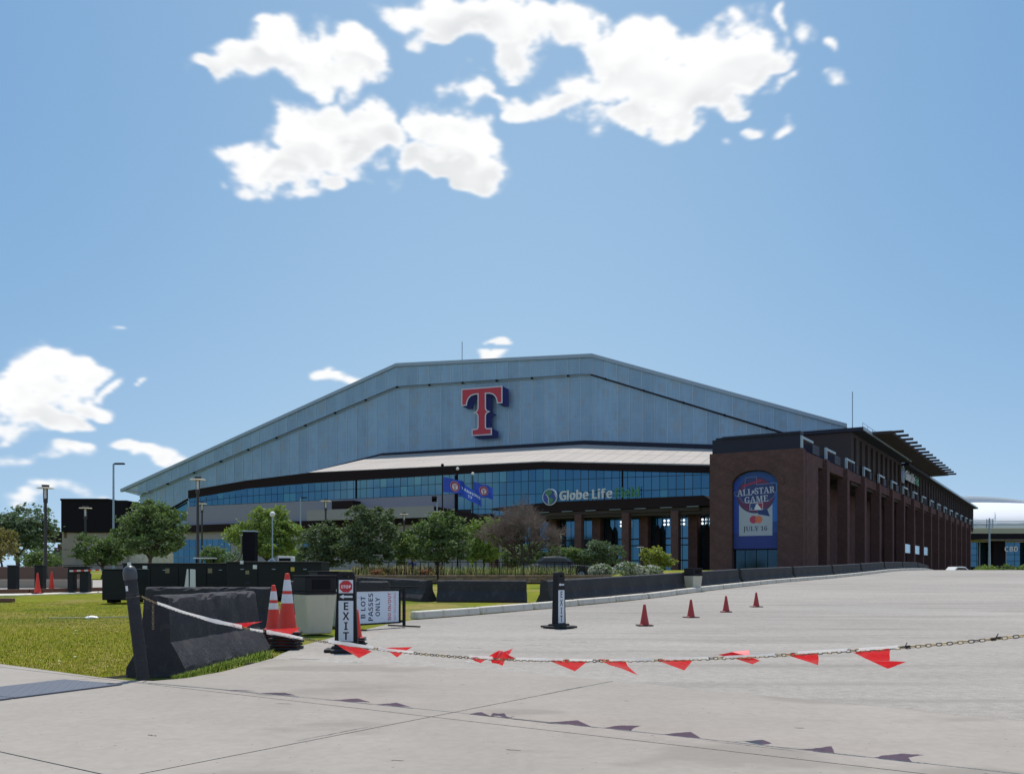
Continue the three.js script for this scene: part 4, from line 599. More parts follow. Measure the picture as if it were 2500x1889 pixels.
  const pts = [[-8.6, 4.2], [-3.08, 4.2], [-3.08, 12.0]]; for (let i = 1; i < 24; i++) { const a = i / 24 * Math.PI; pts.push([-5.84 + Math.cos(a) * 2.76, 12.0 + Math.sin(a) * 2.76 * .62]); } pts.push([-8.6, 12.0]);
  part('printed_sheet', own(faceUV(extr(pts, .05, 0, [], 0, 0, -.55), -8.6, 4.2, 5.52, 9.52)), std({ map: tx, roughness: .7 }), o); part('frame', [bx(5.6, .12, .12, -5.84, 4.14, -.52)], M.dark, o);
}

// ---------------------------------------------------------------- flags
function flagPole(label, flagLabel, x, z, top, len, hgt, drop, seed, draw, y0) {
  const base = H(-z), o = thing('flagpole', label, 'flagpole', [x, base, z], 0, 'flagpoles in front of the glass'); part('pole', cyl(.07, .04, top - base, 0, 0, 0, 8), M.dark, o); part('finial', new THREE.SphereGeometry(.13, 10, 8).translate(0, top - base + .08, 0), seed === 1 ? M.dark : M.offWhite, o);
  const nx = 36, ny = 14, g = new THREE.PlaneGeometry(len, hgt, nx, ny), p = g.attributes.position;
  for (let i = 0; i < p.count; i++) { const u = p.getX(i) / len + .5, v = p.getY(i) / hgt + .5, w = Math.sin(u * 9 + seed * 2 + v * 1.6) * .16 * u + Math.sin(u * 17 + seed + v * 3) * .05 * u; p.setXYZ(i, .06 + u * len * .97, y0 - (1 - v) * hgt * (1 - .18 * u) - drop * u - .05 * Math.sin(u * 12 + seed) * u, w + .25 * u); }
  g.computeVertexNormals(); const m = own(g), f = part(numbered('flag'), m, std({ map: canvasTex(384, 240, draw), roughness: .55, side: THREE.DoubleSide }), scene); f.position.set(x, 0, z); tag(f, flagLabel, 'flag', 'blue flags on the poles');
}
const emblem = (x, w, h, cx) => { x.fillStyle = '#1d47b4'; x.fillRect(0, 0, w, h); x.fillStyle = '#c88592'; x.beginPath(); x.ellipse(cx, h * .5, 88, 92, 0, 0, 7); x.fill(); x.fillStyle = '#8a3048'; x.beginPath(); x.ellipse(cx, h * .5, 80, 84, 0, 0, 7); x.fill(); x.fillStyle = '#cfc8d0'; x.beginPath(); x.ellipse(cx, h * .52, 54, 58, 0, 0, 7); x.fill(); x.fillStyle = '#9a2438'; x.font = 'bold 112px serif'; x.textAlign = 'center'; x.textBaseline = 'middle'; x.fillText('T', cx, h * .55); };
flagPole('flagpole with dark ball top holding the flag with the round emblem', 'blue flag with round red T emblem on the tallest pole', -5.64, -75, 9.85, 1.75, 1.25, .42, 1, (x, w, h) => emblem(x, w, h, 220), 9.0);
flagPole('flagpole standing between the two others', 'blue flag with white lettering between the two emblem flags', -4.41, -75, 9.55, 1.95, 1.15, 1.15, 2, (x, w, h) => { x.fillStyle = '#1c4fc0'; x.fillRect(0, 0, w, h); x.fillStyle = '#e4e9f2'; x.font = 'bold 70px sans-serif'; x.textAlign = 'center'; x.fillText('CHAMPIONS', w / 2, 110, 350); x.fillText('17', w / 2, 190, 200); }, 8.65);
flagPole('flagpole with pale ball top nearest the entrance porch', 'blue flag with round red T emblem nearest the entrance porch', -3.18, -75, 9.15, 1.65, 1.15, .5, 3, (x, w, h) => emblem(x, w, h, 200), 8.6);

// ---------------------------------------------------------------- lamp posts
function lampPost(x, z, top, label, k = 1) {
  const b = H(-z), h = top - b, o = thing('lamp_post', label, 'lamp post', [x, b, z], 0, 'plaza lamp posts'); part('post', [cyl(.13, .12, .5, 0, 0, 0, 10), cyl(.085, .07, h - 1.2, 0, .4, 0, 10), cyl(.11, .11, .22, 0, h - .95, 0, 10)], M.lampPost, o);
  part('lantern', [0, 1, 2, 3].map((i) => cyl(.018, .018, .62, .12 * Math.cos(i * 1.571 + .5), h - .74, .12 * Math.sin(i * 1.571 + .5), 5)), M.lampPost, o); part('glass', cyl(.075, .075, .5, 0, h - .73, 0, 10), M.lampGlass, o); part('shade', cyl(.43, .40, .04, 0, h - .20, 0, 24), M.lampDisc, o); part('cap', [cyl(.19, .17, .12, 0, h - .155, 0, 14), cyl(.2, .2, .03, 0, h - .05, 0, 14)], M.lampPost, o);
}
lampPost(-24.2, -48, 5.76, 'black lamp post with a disc shade beside the windblown tree'); lampPost(-29.5, -64, 5.85, 'black lamp post with a disc shade before the black walled building'); lampPost(-17.66, -52, 6.6, 'black lamp post with a disc shade in front of the glass front corner'); lampPost(-26.8, -80, 7.35, 'black lamp post with a disc shade just behind another post by the glass corner'); lampPost(-15.1, -75, 7.2, 'black lamp post with a disc shade between the bright tree and the dark trees'); lampPost(-10.5, -90, 7.1, 'black lamp post with a disc shade rising between the dark tree and the flagpoles'); lampPost(-6.45, -82, 6.8, 'black lamp post with a disc shade over the tree below the flags'); lampPost(5.6, -106, 5.85, 'black lamp post with a disc shade beside the bare tree'); lampPost(15.4, -111, 4.5, 'black lamp post with a disc shade before the porch columns');
{ // tall roadway lights
  const mk = (label, x, z, top, arm) => { const b = H(-z), o = thing('road_light', label, 'street light', [x, b, z]); part('pole', cyl(.10, .07, top - b, 0, 0, 0, 8), M.trim, o); part('arm', [rod(V(0, top - b - .05, 0), V(arm * .4, top - b, 0), .04, 6)], M.trim, o); part('head', rbx(arm, .12, .3, arm * .62, top - b, 0, .05), M.dark, o); };
  mk('tall grey street light with flat head above the black walled building', -30.15, -70, 9.45, .75); mk('slim grey street light before the pale terrace wall', -24.0, -105, 9.75, .65); mk('small white street light by the terrace end below the flags', -8.5, -105, 9.6, -.5);
  const o = thing('globe_light', 'white globe lamp on a thin grey pole before the bright tree', 'lamp post', [-11.65, H(45), -45]); part('pole', cyl(.035, .03, 3.45, 0, 0, 0, 8), M.trim, o); part('globe', new THREE.SphereGeometry(.135, 18, 14).translate(0, 3.55, 0), M.offWhite, o);
}

// ---------------------------------------------------------------- trees and shrubs
const palette = { dark: [[.055, .095, .025], [.10, .15, .038]], mid: [[.072, .132, .024], [.145, .222, .045]], bright: [[.14, .225, .022], [.24, .335, .048]], olive: [[.15, .15, .025], [.27, .225, .05]], lime: [[.19, .235, .02], [.29, .33, .045]], blue: [[.068, .118, .048], [.125, .19, .085]] };
function leaves(r, blobs, n, size, pal, wind, clump = .34) {
  const pos = [], colr = [], vol = blobs.map((b) => b[3] * b[4] * b[5]), tot = vol.reduce((a, b) => a + b, 0), [c0, c1] = palette[pal], gs = () => r() + r() + r() - 1.5;
  blobs.forEach((b, bi) => {
    const nb = Math.round(n * vol[bi] / tot), nc = Math.max(5, Math.round(nb / 45)), cl = [];
    for (let k = 0; k < nc; k++) { const t = r() * 2 * Math.PI, y = r() * 2 - 1, q = Math.sqrt(1 - y * y), rad = .45 + .55 * Math.cbrt(r()); cl.push([b[0] + Math.cos(t) * q * rad * b[3], b[1] + y * rad * b[4], b[2] + Math.sin(t) * q * rad * b[5], r(), .6 + .9 * r()]); }
    for (let k = 0; k < nb; k++) {
      const c = cl[Math.floor(r() * nc)], s = clump * Math.min(b[3], b[4] * 1.3) * c[4], dy = gs() * s * .62; let x = c[0] + gs() * s, y = c[1] + dy, z = c[2] + gs() * s; x += wind * Math.max(0, y - b[1] + b[4] * .4) * .35 + wind * r() * r() * .35;
      const L = size * (.6 + .8 * r()), a = r() * 6.283, tilt = (r() - .4) * 1.6, d = V(Math.cos(a) * Math.cos(tilt) + wind * 1.2, Math.sin(tilt) * (1 - Math.min(.7, wind)), Math.sin(a) * Math.cos(tilt)).normalize(), e = V(r() - .5, r() - .5, r() - .5).cross(d).normalize().multiplyScalar(L * .27);
      const A = V(x, y, z), P = A.clone().addScaledVector(d, L), Mi = A.clone().addScaledVector(d, L * .5), B = Mi.clone().add(e), C = Mi.clone().sub(e); B.y += L * .06; C.y += L * .06;
      pos.push(A.x, A.y, A.z, B.x, B.y, B.z, P.x, P.y, P.z, A.x, A.y, A.z, P.x, P.y, P.z, C.x, C.y, C.z);
      const m = clamp(c[3] * .55 + r() * .5), v = .8 + .4 * r(), cc = [mix(c0[0], c1[0], m) * v, mix(c0[1], c1[1], m) * v, mix(c0[2], c1[2], m) * v]; for (let q = 0; q < 6; q++) colr.push(...cc);
    }
  });
  const g = new THREE.BufferGeometry(); g.setAttribute('position', new THREE.Float32BufferAttribute(pos, 3)); g.setAttribute('color', new THREE.Float32BufferAttribute(colr, 3)); g.computeVertexNormals(); return g;
}
function limb(a, b, r0, r1, bend, r) { const m = a.clone().lerp(b, .5).add(V((r() - .5) * bend, (r() - .2) * bend * .6, (r() - .5) * bend)); return [rod(a, m, r0, 7, (r0 + r1) / 2), rod(m, b, (r0 + r1) / 2, 6, r1)]; }
function tree(name, label, cat, x, z, blobs, n, size, pal, seed, { wind = 0, trunk = .12, grp, clump } = {}) {
  const r = rngOf(seed * 977 + 5), b = H(-z) - .03, o = thing(name, label, cat, [x, b, z], 0, grp), bl = blobs.map((q) => [q[0], q[1] - b, q[2], q[3] * .9, q[4] * .9, q[5] * .9]), main = bl.slice();
  if (blobs.length > 1) for (const q of main) for (let k = 0; k < 5; k++) { const t = r() * 6.283, y = r() * 1.3 - .4, w = Math.sqrt(Math.max(.1, 1 - y * y)), s = .28 + .24 * r(); bl.push([q[0] + Math.cos(t) * w * q[3] * 1.05, q[1] + y * q[4] * 1.1, q[2] + Math.sin(t) * w * q[5], q[3] * s, q[4] * s * 1.1, q[5] * s]); }
  const low = Math.min(...bl.map((q) => q[1] - q[4])), fork = V((r() - .5) * .2, Math.max(.25, low * .8), 0), w = [...limb(V(0, -.05, 0), fork, trunk, trunk * .8, .15, r)];
  main.forEach((q) => { const c = V(q[0], q[1], q[2]); w.push(...limb(fork, c, trunk * .6, trunk * .25, .5, r)); for (let k = 0; k < 4; k++) w.push(...limb(c.clone().lerp(fork, .3 * r()), V(q[0] + (r() - .5) * q[3] * 1.3, q[1] + (r() - .1) * q[4] * .8, q[2] + (r() - .5) * q[5] * 1.3), trunk * .25, trunk * .08, .3, r)); });
  part('trunk', w, M.bark, o); part('crown', leaves(r, bl, n, size, pal, wind, clump), M.leaf, o); return o;
}
tree('windblown_tree', 'dark green tree streaming in the wind at the far end of the plaza', 'tree', -35.3, -66, [[-1.6, 4.2, 0, 1.5, 1.3, 1.5], [.2, 4.6, 0, 1.7, 1.5, 1.6], [1.4, 3.9, .2, 1.2, 1.1, 1.3], [-.4, 3.4, .4, 1.9, .8, 1.5]], 9000, .26, 'blue', 1, { wind: .75, trunk: .16 });
tree('olive_tree', 'low olive and yellow leaved tree beside the black square posts', 'tree', -28.6, -52, [[-.2, 2.6, 0, 1.0, .8, 1], [-.7, 3.0, 0, .7, .6, .8]], 2600, .18, 'olive', 2, { trunk: .08 });
tree('low_shrub', 'low green shrub behind the black square posts', 'shrub', -30.9, -60, [[-.5, 1.9, 0, .8, .5, .7], [.6, 2.0, 0, .8, .6, .7]], 2200, .16, 'mid', 3, { trunk: .05 });
tree('oak_tree', 'broad green tree in front of the concrete walled building', 'tree', -22.7, -58, [[0, 4.6, 0, 1.3, 1.15, 1.2], [1.2, 3.9, .3, 1.1, .85, 1], [-1.2, 3.8, 0, 1.1, .9, 1.1], [.4, 3.0, .3, 1.8, .75, 1.3], [-.5, 5.2, 0, .6, .5, .6], [1.5, 4.7, 0, .6, .4, .6]], 9500, .22, 'mid', 4, { trunk: .13, wind: .15 });
tree('oak_tree', 'low spreading green tree left of the broad tree by the concrete wall', 'tree', -27.5, -62, [[-.5, 2.9, 0, 1.2, .75, 1.1], [.9, 2.8, 0, 1.1, .8, 1], [0, 2.2, .3, 1.6, .5, 1.1]], 5000, .2, 'mid', 5, { trunk: .1 });
tree('bright_tree', 'bright yellow green tree behind the tall dark cabinet', 'tree', -16.4, -62, [[0, 4.2, 0, 1.5, 1.2, 1.3], [1.5, 3.7, 0, 1.1, .9, 1.1], [-1.6, 3.5, .2, 1.1, .9, 1.1], [.2, 2.9, .4, 2.2, .7, 1.4], [-.7, 5.1, 0, .45, .6, .45], [.8, 5.0, 0, .55, .6, .5]], 10500, .22, 'bright', 6, { trunk: .13 });
tree('round_bush', 'round green bush at the foot of the lamp posts by the glass corner', 'bush', -22.6, -70, [[0, 2.5, 0, .9, .75, .8]], 1800, .18, 'mid', 7, { trunk: .05 });
tree('round_bush', 'small green bush behind the bright tree and white machine', 'bush', -16.9, -72, [[0, 2.4, 0, .8, .7, .8]], 1500, .18, 'bright', 8, { trunk: .05 });
tree('dark_tree', 'dark tree beside the lamp post, left of the tallest dark tree', 'tree', -11.7, -57, [[0, 3.2, 0, 1.2, 1.0, 1.1], [-.5, 2.2, .2, 1.2, .8, 1.1], [.7, 2.4, 0, 1.0, .9, 1]], 6000, .2, 'dark', 9, { trunk: .1, wind: .1 });
tree('dark_tree', 'tall dark tree with a wind swept top behind the exit sign stand', 'tree', -8.9, -56, [[-.3, 4.0, 0, 1.3, .9, 1.2], [.6, 4.6, 0, 1.0, .6, .9], [.4, 3.3, 0, 1.5, 1.0, 1.3], [-.7, 2.8, .3, 1.3, .8, 1.2], [.2, 2.2, .2, 1.6, .6, 1.2]], 10500, .2, 'dark', 10, { trunk: .14, wind: .5 });
tree('dark_tree', 'slender green tree between the tall dark tree and the flagpoles', 'tree', -7.2, -61, [[0, 3.2, 0, .9, .8, .9], [.1, 2.3, 0, .9, .7, .9]], 3200, .19, 'mid', 11, { trunk: .08, wind: .2 });
tree('oak_tree', 'full green tree directly below the blue flags', 'tree', -4.75, -58, [[.2, 4.1, 0, 1.3, .9, 1.2], [-.9, 3.5, 0, 1.1, .8, 1.1], [1.1, 3.3, 0, 1.1, .9, 1.1], [0, 2.6, .3, 1.9, .8, 1.4], [.3, 4.7, 0, .7, .4, .6]], 9500, .2, 'mid', 12, { trunk: .13, wind: .35 });
tree('oak_tree', 'narrow green tree squeezed against the bare tree', 'tree', -2.0, -64, [[0, 4.2, 0, 1.0, .7, .9], [.2, 3.2, 0, 1.1, .9, 1], [0, 2.4, 0, 1.2, .6, 1]], 4200, .2, 'bright', 13, { trunk: .1 });
tree('understorey_shrub', 'dark leafy shrub under the bare tree', 'shrub', 1.3, -66, [[-.9, 2.5, 0, 1.2, .8, 1], [.9, 2.6, 0, 1.1, .8, 1], [0, 2.1, .3, 2.0, .5, 1]], 4500, .19, 'dark', 14, { trunk: .06 });
tree('round_bush', 'blue green bush left of the porch columns, next to the bare tree', 'bush', 4.3, -68, [[-.5, 2.4, 0, 1.1, .6, .9], [.6, 2.3, 0, 1.0, .6, .9]], 3200, .19, 'mid', 15, { trunk: .06 });
tree('round_bush', 'tall blue green bush in front of the porch columns', 'bush', 6.6, -68, [[-.3, 2.8, 0, 1.0, .75, .9], [.7, 2.5, 0, 1.0, .7, .9], [-.9, 2.3, 0, .8, .5, .8]], 4200, .19, 'blue', 16, { trunk: .06 });
tree('lime_bush', 'yellow green rounded bush before the porch column next to the tower', 'bush', 9.95, -64, [[0, 2.25, 0, .95, .62, .85], [-.2, 2.6, 0, .6, .4, .6], [.5, 1.9, .1, .7, .4, .6]], 3600, .18, 'lime', 17, { trunk: .05, clump: .3 });
[[61.6, -120, 'bright'], [64.8, -121, 'mid'], [66.5, -120, 'bright']].forEach(([x, z, p], i) => tree('road_shrub', ['low green shrub before the shop pillar by the brick arcade', 'low green shrub under the shop lettering', 'low green shrub at the shop corner farther along'][i], 'shrub', x, z, [[0, 1.5, 0, 1.4, .75, 1.1]], 1500, .22, p, 40 + i, { trunk: .05 }));
for (const [x, z, y, rr, s] of [[-52, -120, 3.2, 3.2, 1], [-60, -118, 3.5, 3, 2], [-44.5, -150, 3.2, 2.8, 3]]) tree('far_tree', ['distant dark tree behind the windblown tree', 'distant dark tree at the edge of the plaza', 'distant tree behind the concrete wall corner'][s - 1], 'tree', x, z, [[0, y, 0, rr, 1.9, rr], [1, y - 1, 0, rr, 1.2, rr]], 3000, .36, 'blue', 60 + s, { trunk: .2 });
{ // bare tree: branching twigs
  const r = rngOf(321), o = thing('bare_tree', 'leafless brown tree with dense twigs in front of the entrance porch', 'tree', [.66, H(60) - .03, -60]), tr = [], tw = [];
  const grow = (p, d, l, rad, lv) => {
    const q = p.clone().addScaledVector(d, l); (lv < 3 ? tr : tw).push(rod(p, q, rad, lv < 3 ? 6 : 3, rad * .7)); if (lv >= 6) return; const n = lv < 2 ? 4 : lv < 4 ? 3 : 4;
    for (let i = 0; i < n; i++) { const e = d.clone().multiplyScalar(.9).add(V((r() - .5) * 1.9, (r() - .38) * 1.1, (r() - .5) * 1.7)).normalize(); grow(p.clone().lerp(q, .55 + .45 * r()), e, l * (.58 + .32 * r()), rad * .6, lv + 1); }
  };
  grow(V(0, 0, 0), V(0, 1, 0), 1.6, .14, 0); grow(V(.05, .5, 0), V(.35, .9, .1).normalize(), 1.5, .09, 0); grow(V(-.05, .6, 0), V(-.45, .85, 0).normalize(), 1.5, .09, 0);
  part('trunk', tr, M.bark, o); part('twigs', tw, std({ color: col(.15, .12, .105), roughness: 1 }), o);
}
{ // white flowering hedge, three bushes
  const fl = (label, x, z, bl, seed) => {
    const o = tree('flowering_bush', label, 'bush', x, z, bl, 2600, .13, 'mid', seed, { trunk: .04, clump: .3, grp: 'white flowering bushes by the fence' }), r = rngOf(seed), pos = [], b = o.position.y;
    for (const q of bl) for (let i = 0; i < 420; i++) { const t = r() * 6.283, y = r() * 1.5 - .45, w = Math.sqrt(Math.max(0, 1 - Math.min(1, y * y))), c = V(q[0] + Math.cos(t) * w * q[3] * 1.05, q[1] - b + y * q[4] * 1.05, q[2] + Math.abs(Math.sin(t)) * w * q[5] * 1.08), s = .028 + .03 * r(); for (let k = 0; k < 3; k++) { const a = V(r() - .5, r() - .5, r() - .5).normalize().multiplyScalar(s), e = V(r() - .5, r() - .5, r() - .5).normalize().multiplyScalar(s); pos.push(c.x, c.y, c.z, c.x + a.x, c.y + a.y, c.z + a.z, c.x + e.x, c.y + e.y, c.z + e.z); } }
    const g = new THREE.BufferGeometry(); g.setAttribute('position', new THREE.Float32BufferAttribute(pos, 3)); g.computeVertexNormals(); part('blossoms', g, std({ color: col(.72, .70, .62), roughness: .9, side: THREE.DoubleSide }), o);
  };
  fl('white flowering bush behind the end of the black fence', 5.3, -55, [[0, 1.25, 0, .75, .45, .6]], 71); fl('largest white flowering bush, between two other flowering bushes', 6.75, -54, [[0, 1.3, 0, .85, .5, .6], [.6, 1.2, 0, .6, .4, .5]], 72); fl('white flowering bush nearest the yellow green bush', 8.15, -54.5, [[0, 1.2, 0, .7, .42, .6]], 73);
  for (const [x, z, l] of [[-7.35, -50.6, 'small red flower clump at the foot of the dark tree'], [-4.75, -50.55, 'small red flower clump behind the fence below the pale wall']]) { const r = rngOf(88 + z), o = thing('flower_clump', l, 'flowers', [x, H(-z) + .4, z]); part('foliage', leaves(r, [[0, .12, 0, .42, .16, .25]], 500, .12, 'olive', 0), M.leaf, o); const pos = []; for (let i = 0; i < 110; i++) { const c = V((r() - .5) * .6, .1 + r() * .25, (r() - .5) * .4), s = .05; for (let k = 0; k < 2; k++) { const a = V(r() - .5, r() - .5, r() - .5).multiplyScalar(s * 2), e = V(r() - .5, r() - .5, r() - .5).multiplyScalar(s * 2); pos.push(...c.toArray(), ...c.clone().add(a).toArray(), ...c.clone().add(e).toArray()); } } const g = new THREE.BufferGeometry(); g.setAttribute('position', new THREE.Float32BufferAttribute(pos, 3)); g.computeVertexNormals(); part('petals', g, std({ color: col(.42, .07, .08), roughness: .8, side: THREE.DoubleSide }), o); }
}

// ---------------------------------------------------------------- retaining wall and fence
{
  const o = thing('garden_wall', 'low brown stone retaining wall under the black fence', 'wall'), r = rngOf(15), y0 = H(50) - .03, hh = .15;
  const mats = [[.20, .135, .095], [.235, .155, .10], [.17, .12, .09], [.25, .18, .125]].map((c) => std({ color: col(...c), roughness: .95, bumpMap: T_paintBump, bumpScale: .02 }));
  const g = [.52, .62, .44].map((w) => metreUV(rbx(w - .012, hh - .012, .3, 0, 0, 0, .018)));
  for (let k = 0; k < 3; k++) { let x = -9.3 + (k % 2) * .25; while (x < 5.2) { const i = Math.floor(r() * 3), w = [.52, .62, .44][i]; const m = part('stone', g[i], mats[Math.floor(r() * 4)], o); m.position.set(x + w / 2, y0 + .06 + k * hh + hh / 2, -50.2 - .02 * (x + 9) + (r() - .5) * .025); x += w; } }
  part('core', bx(14.6, .44, .2, -2.05, y0 + .25, -50.48), mats[0], o);
  part('bed_soil', new THREE.PlaneGeometry(16, 3.4).rotateX(-Math.PI / 2).translate(-2, y0 + .46, -52.1), std({ color: col(.10, .08, .05), roughness: 1 }), o);
}
{
  const o = thing('metal_fence', 'black metal railing fence on the stone retaining wall', 'fence'), y0 = H(50) + .46, top = y0 + .72;
  const z = (x) => -50.3 - .02 * (x + 9); let n = 0;
  part('top_rail', [beam(V(-7.1, top, z(-7.1)), V(3.2, top, z(3.2)), .05, .035)], M.dark, o); part('bottom_rail', [beam(V(-7.1, y0 + .06, z(-7.1)), V(3.2, y0 + .06, z(3.2)), .03, .03)], M.dark, o);
  const pk = bx(.035, .72, .035, 0, .36, 0); for (let x = -6.7; x < 3.2; x += .43) { const m = part('picket', pk, M.dark, o); m.position.set(x, y0, z(x)); }
  part('post', bx(.08, 1.25, .08, -4.0, y0 + .12, -49.95), M.dark, o);
  const o2 = thing('metal_fence', 'black metal railing fence receding behind the white flowering bushes', 'fence'); const A = V(3.3, H(54) + .35, -54), B = V(6.0, H(62) + .25, -62); part('top_rail', [beam(A.clone().add(V(0, .8, 0)), B.clone().add(V(0, .8, 0)), .05, .035), beam(A.clone().add(V(0, .68, 0)), B.clone().add(V(0, .68, 0)), .03, .025)], M.dark, o2); for (let i = 0; i <= 20; i++) { const p = A.clone().lerp(B, i / 20), m = part('picket', pk, M.dark, o2); m.position.copy(p); m.position.y -= .25; m.scale.y = 1.45; }
}
{ // ornamental grass and lawn blades
  const blade = (n, h, w, sp) => { const pos = [], r = rngOf(n * 7); for (let i = 0; i < n; i++) { const a = r() * 6.283, x = (r() - .5) * sp, z = (r() - .5) * sp, L = h * (.6 + .6 * r()), t = .25 + .45 * r(), dx = Math.cos(a), dz = Math.sin(a), px = -dz * w / 2, pz = dx * w / 2; pos.push(x - px, 0, z - pz, x + px, 0, z + pz, x + dx * L * t * .4, L * .7, z + dz * L * t * .4); pos.push(x + dx * L * t * .4 - px * .6, L * .62, z + dz * L * t * .4 - pz * .6, x + dx * L * t * .4 + px * .6, L * .62, z + dz * L * t * .4 + pz * .6, x + dx * L * t, L, z + dz * L * t); } const g = new THREE.BufferGeometry(); g.setAttribute('position', new THREE.Float32BufferAttribute(pos, 3)); g.setAttribute('normal', new THREE.Float32BufferAttribute(pos.map((_, i) => i % 3 === 1 ? 1 : 0), 3)); return g; };
  const gm = phys({ color: col(1, 1, 1), roughness: 1, specularIntensity: .15, side: THREE.DoubleSide });
  const spread = (name, label, cat, geo, n, place, cols, seed) => { const im = new THREE.InstancedMesh(geo, gm, n), r = rngOf(seed), m = new THREE.Matrix4(), c = new THREE.Color(); im.name = numbered(name); for (let i = 0; i < n; i++) { const [x, y, z, s] = place(r); m.makeRotationY(r() * 6.283).scale(V(s, s * (.8 + .4 * r()), s)).setPosition(x, y, z); im.setMatrixAt(i, m); const k = Math.floor(r() * cols.length), v = .8 + .4 * r(); c.setRGB(cols[k][0] * v, cols[k][1] * v, cols[k][2] * v); im.setColorAt(i, c); } im.castShadow = im.receiveShadow = true; scene.add(im); tag(im, label, cat, undefined, 'stuff'); };
  spread('ornamental_grass', 'tall seeding grasses in the bed behind the black fence', 'grass', blade(12, .42, .02, .25), 520, (r) => [-3.9 + r() * 7.4, H(50) + .42, -50.9 - r() * 1.6, .7 + .6 * r()], [[.09, .13, .04], [.12, .16, .05], [.07, .105, .035], [.22, .22, .11]], 5);
  spread('bed_plants', 'low mixed plants in the bed under the dark trees', 'plants', blade(16, .5, .035, .35), 500, (r) => [-8.8 + r() * 5, H(50) + .42, -50.8 - r() * 2, .6 + .6 * r()], [[.06, .09, .03], [.14, .13, .06], [.09, .075, .05]], 6);
  const inLawn = (x, z) => z < -9.9 && z > -36 && x < (z > -11.5 ? -4.25 - (z + 10.2) * -.0 : z > -23.2 ? along(GRASS, Math.min(-12.5, z)) - .02 : -2.4);
  const tuft = blade(7, .024, .006, .09);
  spread('lawn_grass', 'short green and straw coloured grass blades of the lawn', 'grass', tuft, 70000, (r) => { for (let k = 0; k < 60; k++) { const z = -9.95 - 24 * r() ** 2.3, x = -10.5 * (z / -18) - 3 + r() * 8 * Math.max(1, z / -16); const e = -4.62 - (z + 10.3) * -1.27; if (z > -10.3) continue; if (!inLawn(x, z)) continue; if (x < -4.6 && z > -10.3 + (x + 4.62) * .785) continue; if (x > -4.5 && x < -3.35 && z < -10.3 && z > -13.6 && (x < -3.68 + (-10.4 - z) * .07)) continue; return [x, H(-z) - .03, z, .6 + .7 * r()]; } return [-8, -.03, -20, .5]; }, [[.15, .18, .014], [.215, .22, .02], [.11, .16, .014], [.33, .27, .09], [.19, .20, .018]], 7);
  spread('edge_grass', 'bright green tufts along the foot of the chipped barrier', 'grass', blade(9, .085, .008, .08), 1500, (r) => { const t = r(), z = mix(-10.1, -12.9, t); return [mix(-3.72, -3.44, t) + .02 + (r() - .3) * .11 * Math.min(1, .3 + t * 1.2), -.025, z, .45 + .6 * r() * (.4 + t)]; }, [[.12, .19, .03], [.17, .21, .05], [.09, .15, .02]], 8);
}

// ---------------------------------------------------------------- the service yard and plaza edge on the left
const M_bin = phys({ color: col(.012, .015, .017), roughness: .55, specularIntensity: .35 }), M_tan = std({ color: col(.20, .17, .10), roughness: .7 });
function container(label, x0, x1, z, top, depth, labels, doors) {
  const b = H(-z), w = x1 - x0, o = thing('container', label, 'container', [(x0 + x1) / 2, b, z - depth / 2]), h = top - b;
  part('body', rbx(w, h - .14, depth, 0, .10 + (h - .14) / 2, 0, .03), M_bin, o); part('lid', rbx(w + .06, .06, depth + .06, 0, h - .03, 0, .02), M_bin, o); part('skid', [bx(w * .9, .11, .2, 0, .05, depth * .35), bx(w * .9, .11, .2, 0, .05, -depth * .35)], M.dark, o);
  for (let i = 0; i < doors; i++) { const dw = w / doors; part('door', rbx(dw - .04, h - .35, .03, -w / 2 + dw * (i + .5), h / 2 + .03, depth / 2 + .012, .01), M_bin, o); part('handle', rbx(.13, .03, .04, -w / 2 + dw * (i + .5), h * .80, depth / 2 + .05, .008), M.steel, o); }
  for (const [u, v, lw, lh, m] of labels) part('sticker', bx(lw, lh, .006, -w / 2 + u * w, v * h, depth / 2 + .032), m, o);
}
container('long low dark container behind the leaning bollard', -15.1, -10.75, -35.9, 1.56, 1.6, [[.06, .97, .15, .14, M.offWhite], [.20, .86, .18, .17, M.offWhite], [.40, .78, .16, .18, M_tan], [.78, .78, .17, .18, M_tan]], 4);
container('long dark container behind the banded cones', -10.6, -7.1, -34.4, 1.60, 1.6, [[.16, .98, .13, .13, M.offWhite], [.30, .86, .15, .15, M.offWhite], [.22, .72, .14, .14, M_tan], [.22, .45, .2, .1, M.navy], [.70, .80, .14, .15, M.yellow]], 3);
{ const o = thing('waste_bin', 'square dark waste bin at the end of the long containers', 'bin', [-13.75, H(32.9), -32.9]); part('body', rbx(1.25, 1.05, .95, 0, .62, 0, .03), M_bin, o); part('lid', rbx(1.3, .05, 1.0, 0, 1.17, 0, .02), M_bin, o); part('foot', [bx(.2, .1, .7, -.4, .05, 0), bx(.2, .1, .7, .4, .05, 0)], M.dark, o); }
solo('leaning_board', extr([[-.26, 0], [-.03, 0], [-.05, 1.18], [-.10, 1.18]], .03), M.offWhite, 'tapered white board leaning on the dark container', 'board', [-11.75, H(33.6), -33.75]); solo('leaning_board', extr([[.0, 0], [.21, 0], [.2, 1.16], [.01, 1.18]], .03), M.offWhite, 'straight sided white board leaning on the dark container', 'board', [-11.74, H(33.6), -33.74]);
{ const o = thing('cabinet', 'tall narrow dark cabinet standing behind the containers', 'cabinet', [-10.75, H(38), -38]); part('body', rbx(.5, 2.6, .5, 0, 1.3, 0, .03), M.dark, o); part('top', rbx(.54, .05, .54, 0, 2.62, 0, .015), M.trim, o); part('hose', tube([V(-.32, 2.4, .1), V(-.34, 1.7, .15), V(-.45, 1.45, .2), V(-.85, 1.25, .3), V(-1.1, 1.2, .3)], .045, 8, 24), M_tan, o, 'tan hose'); }
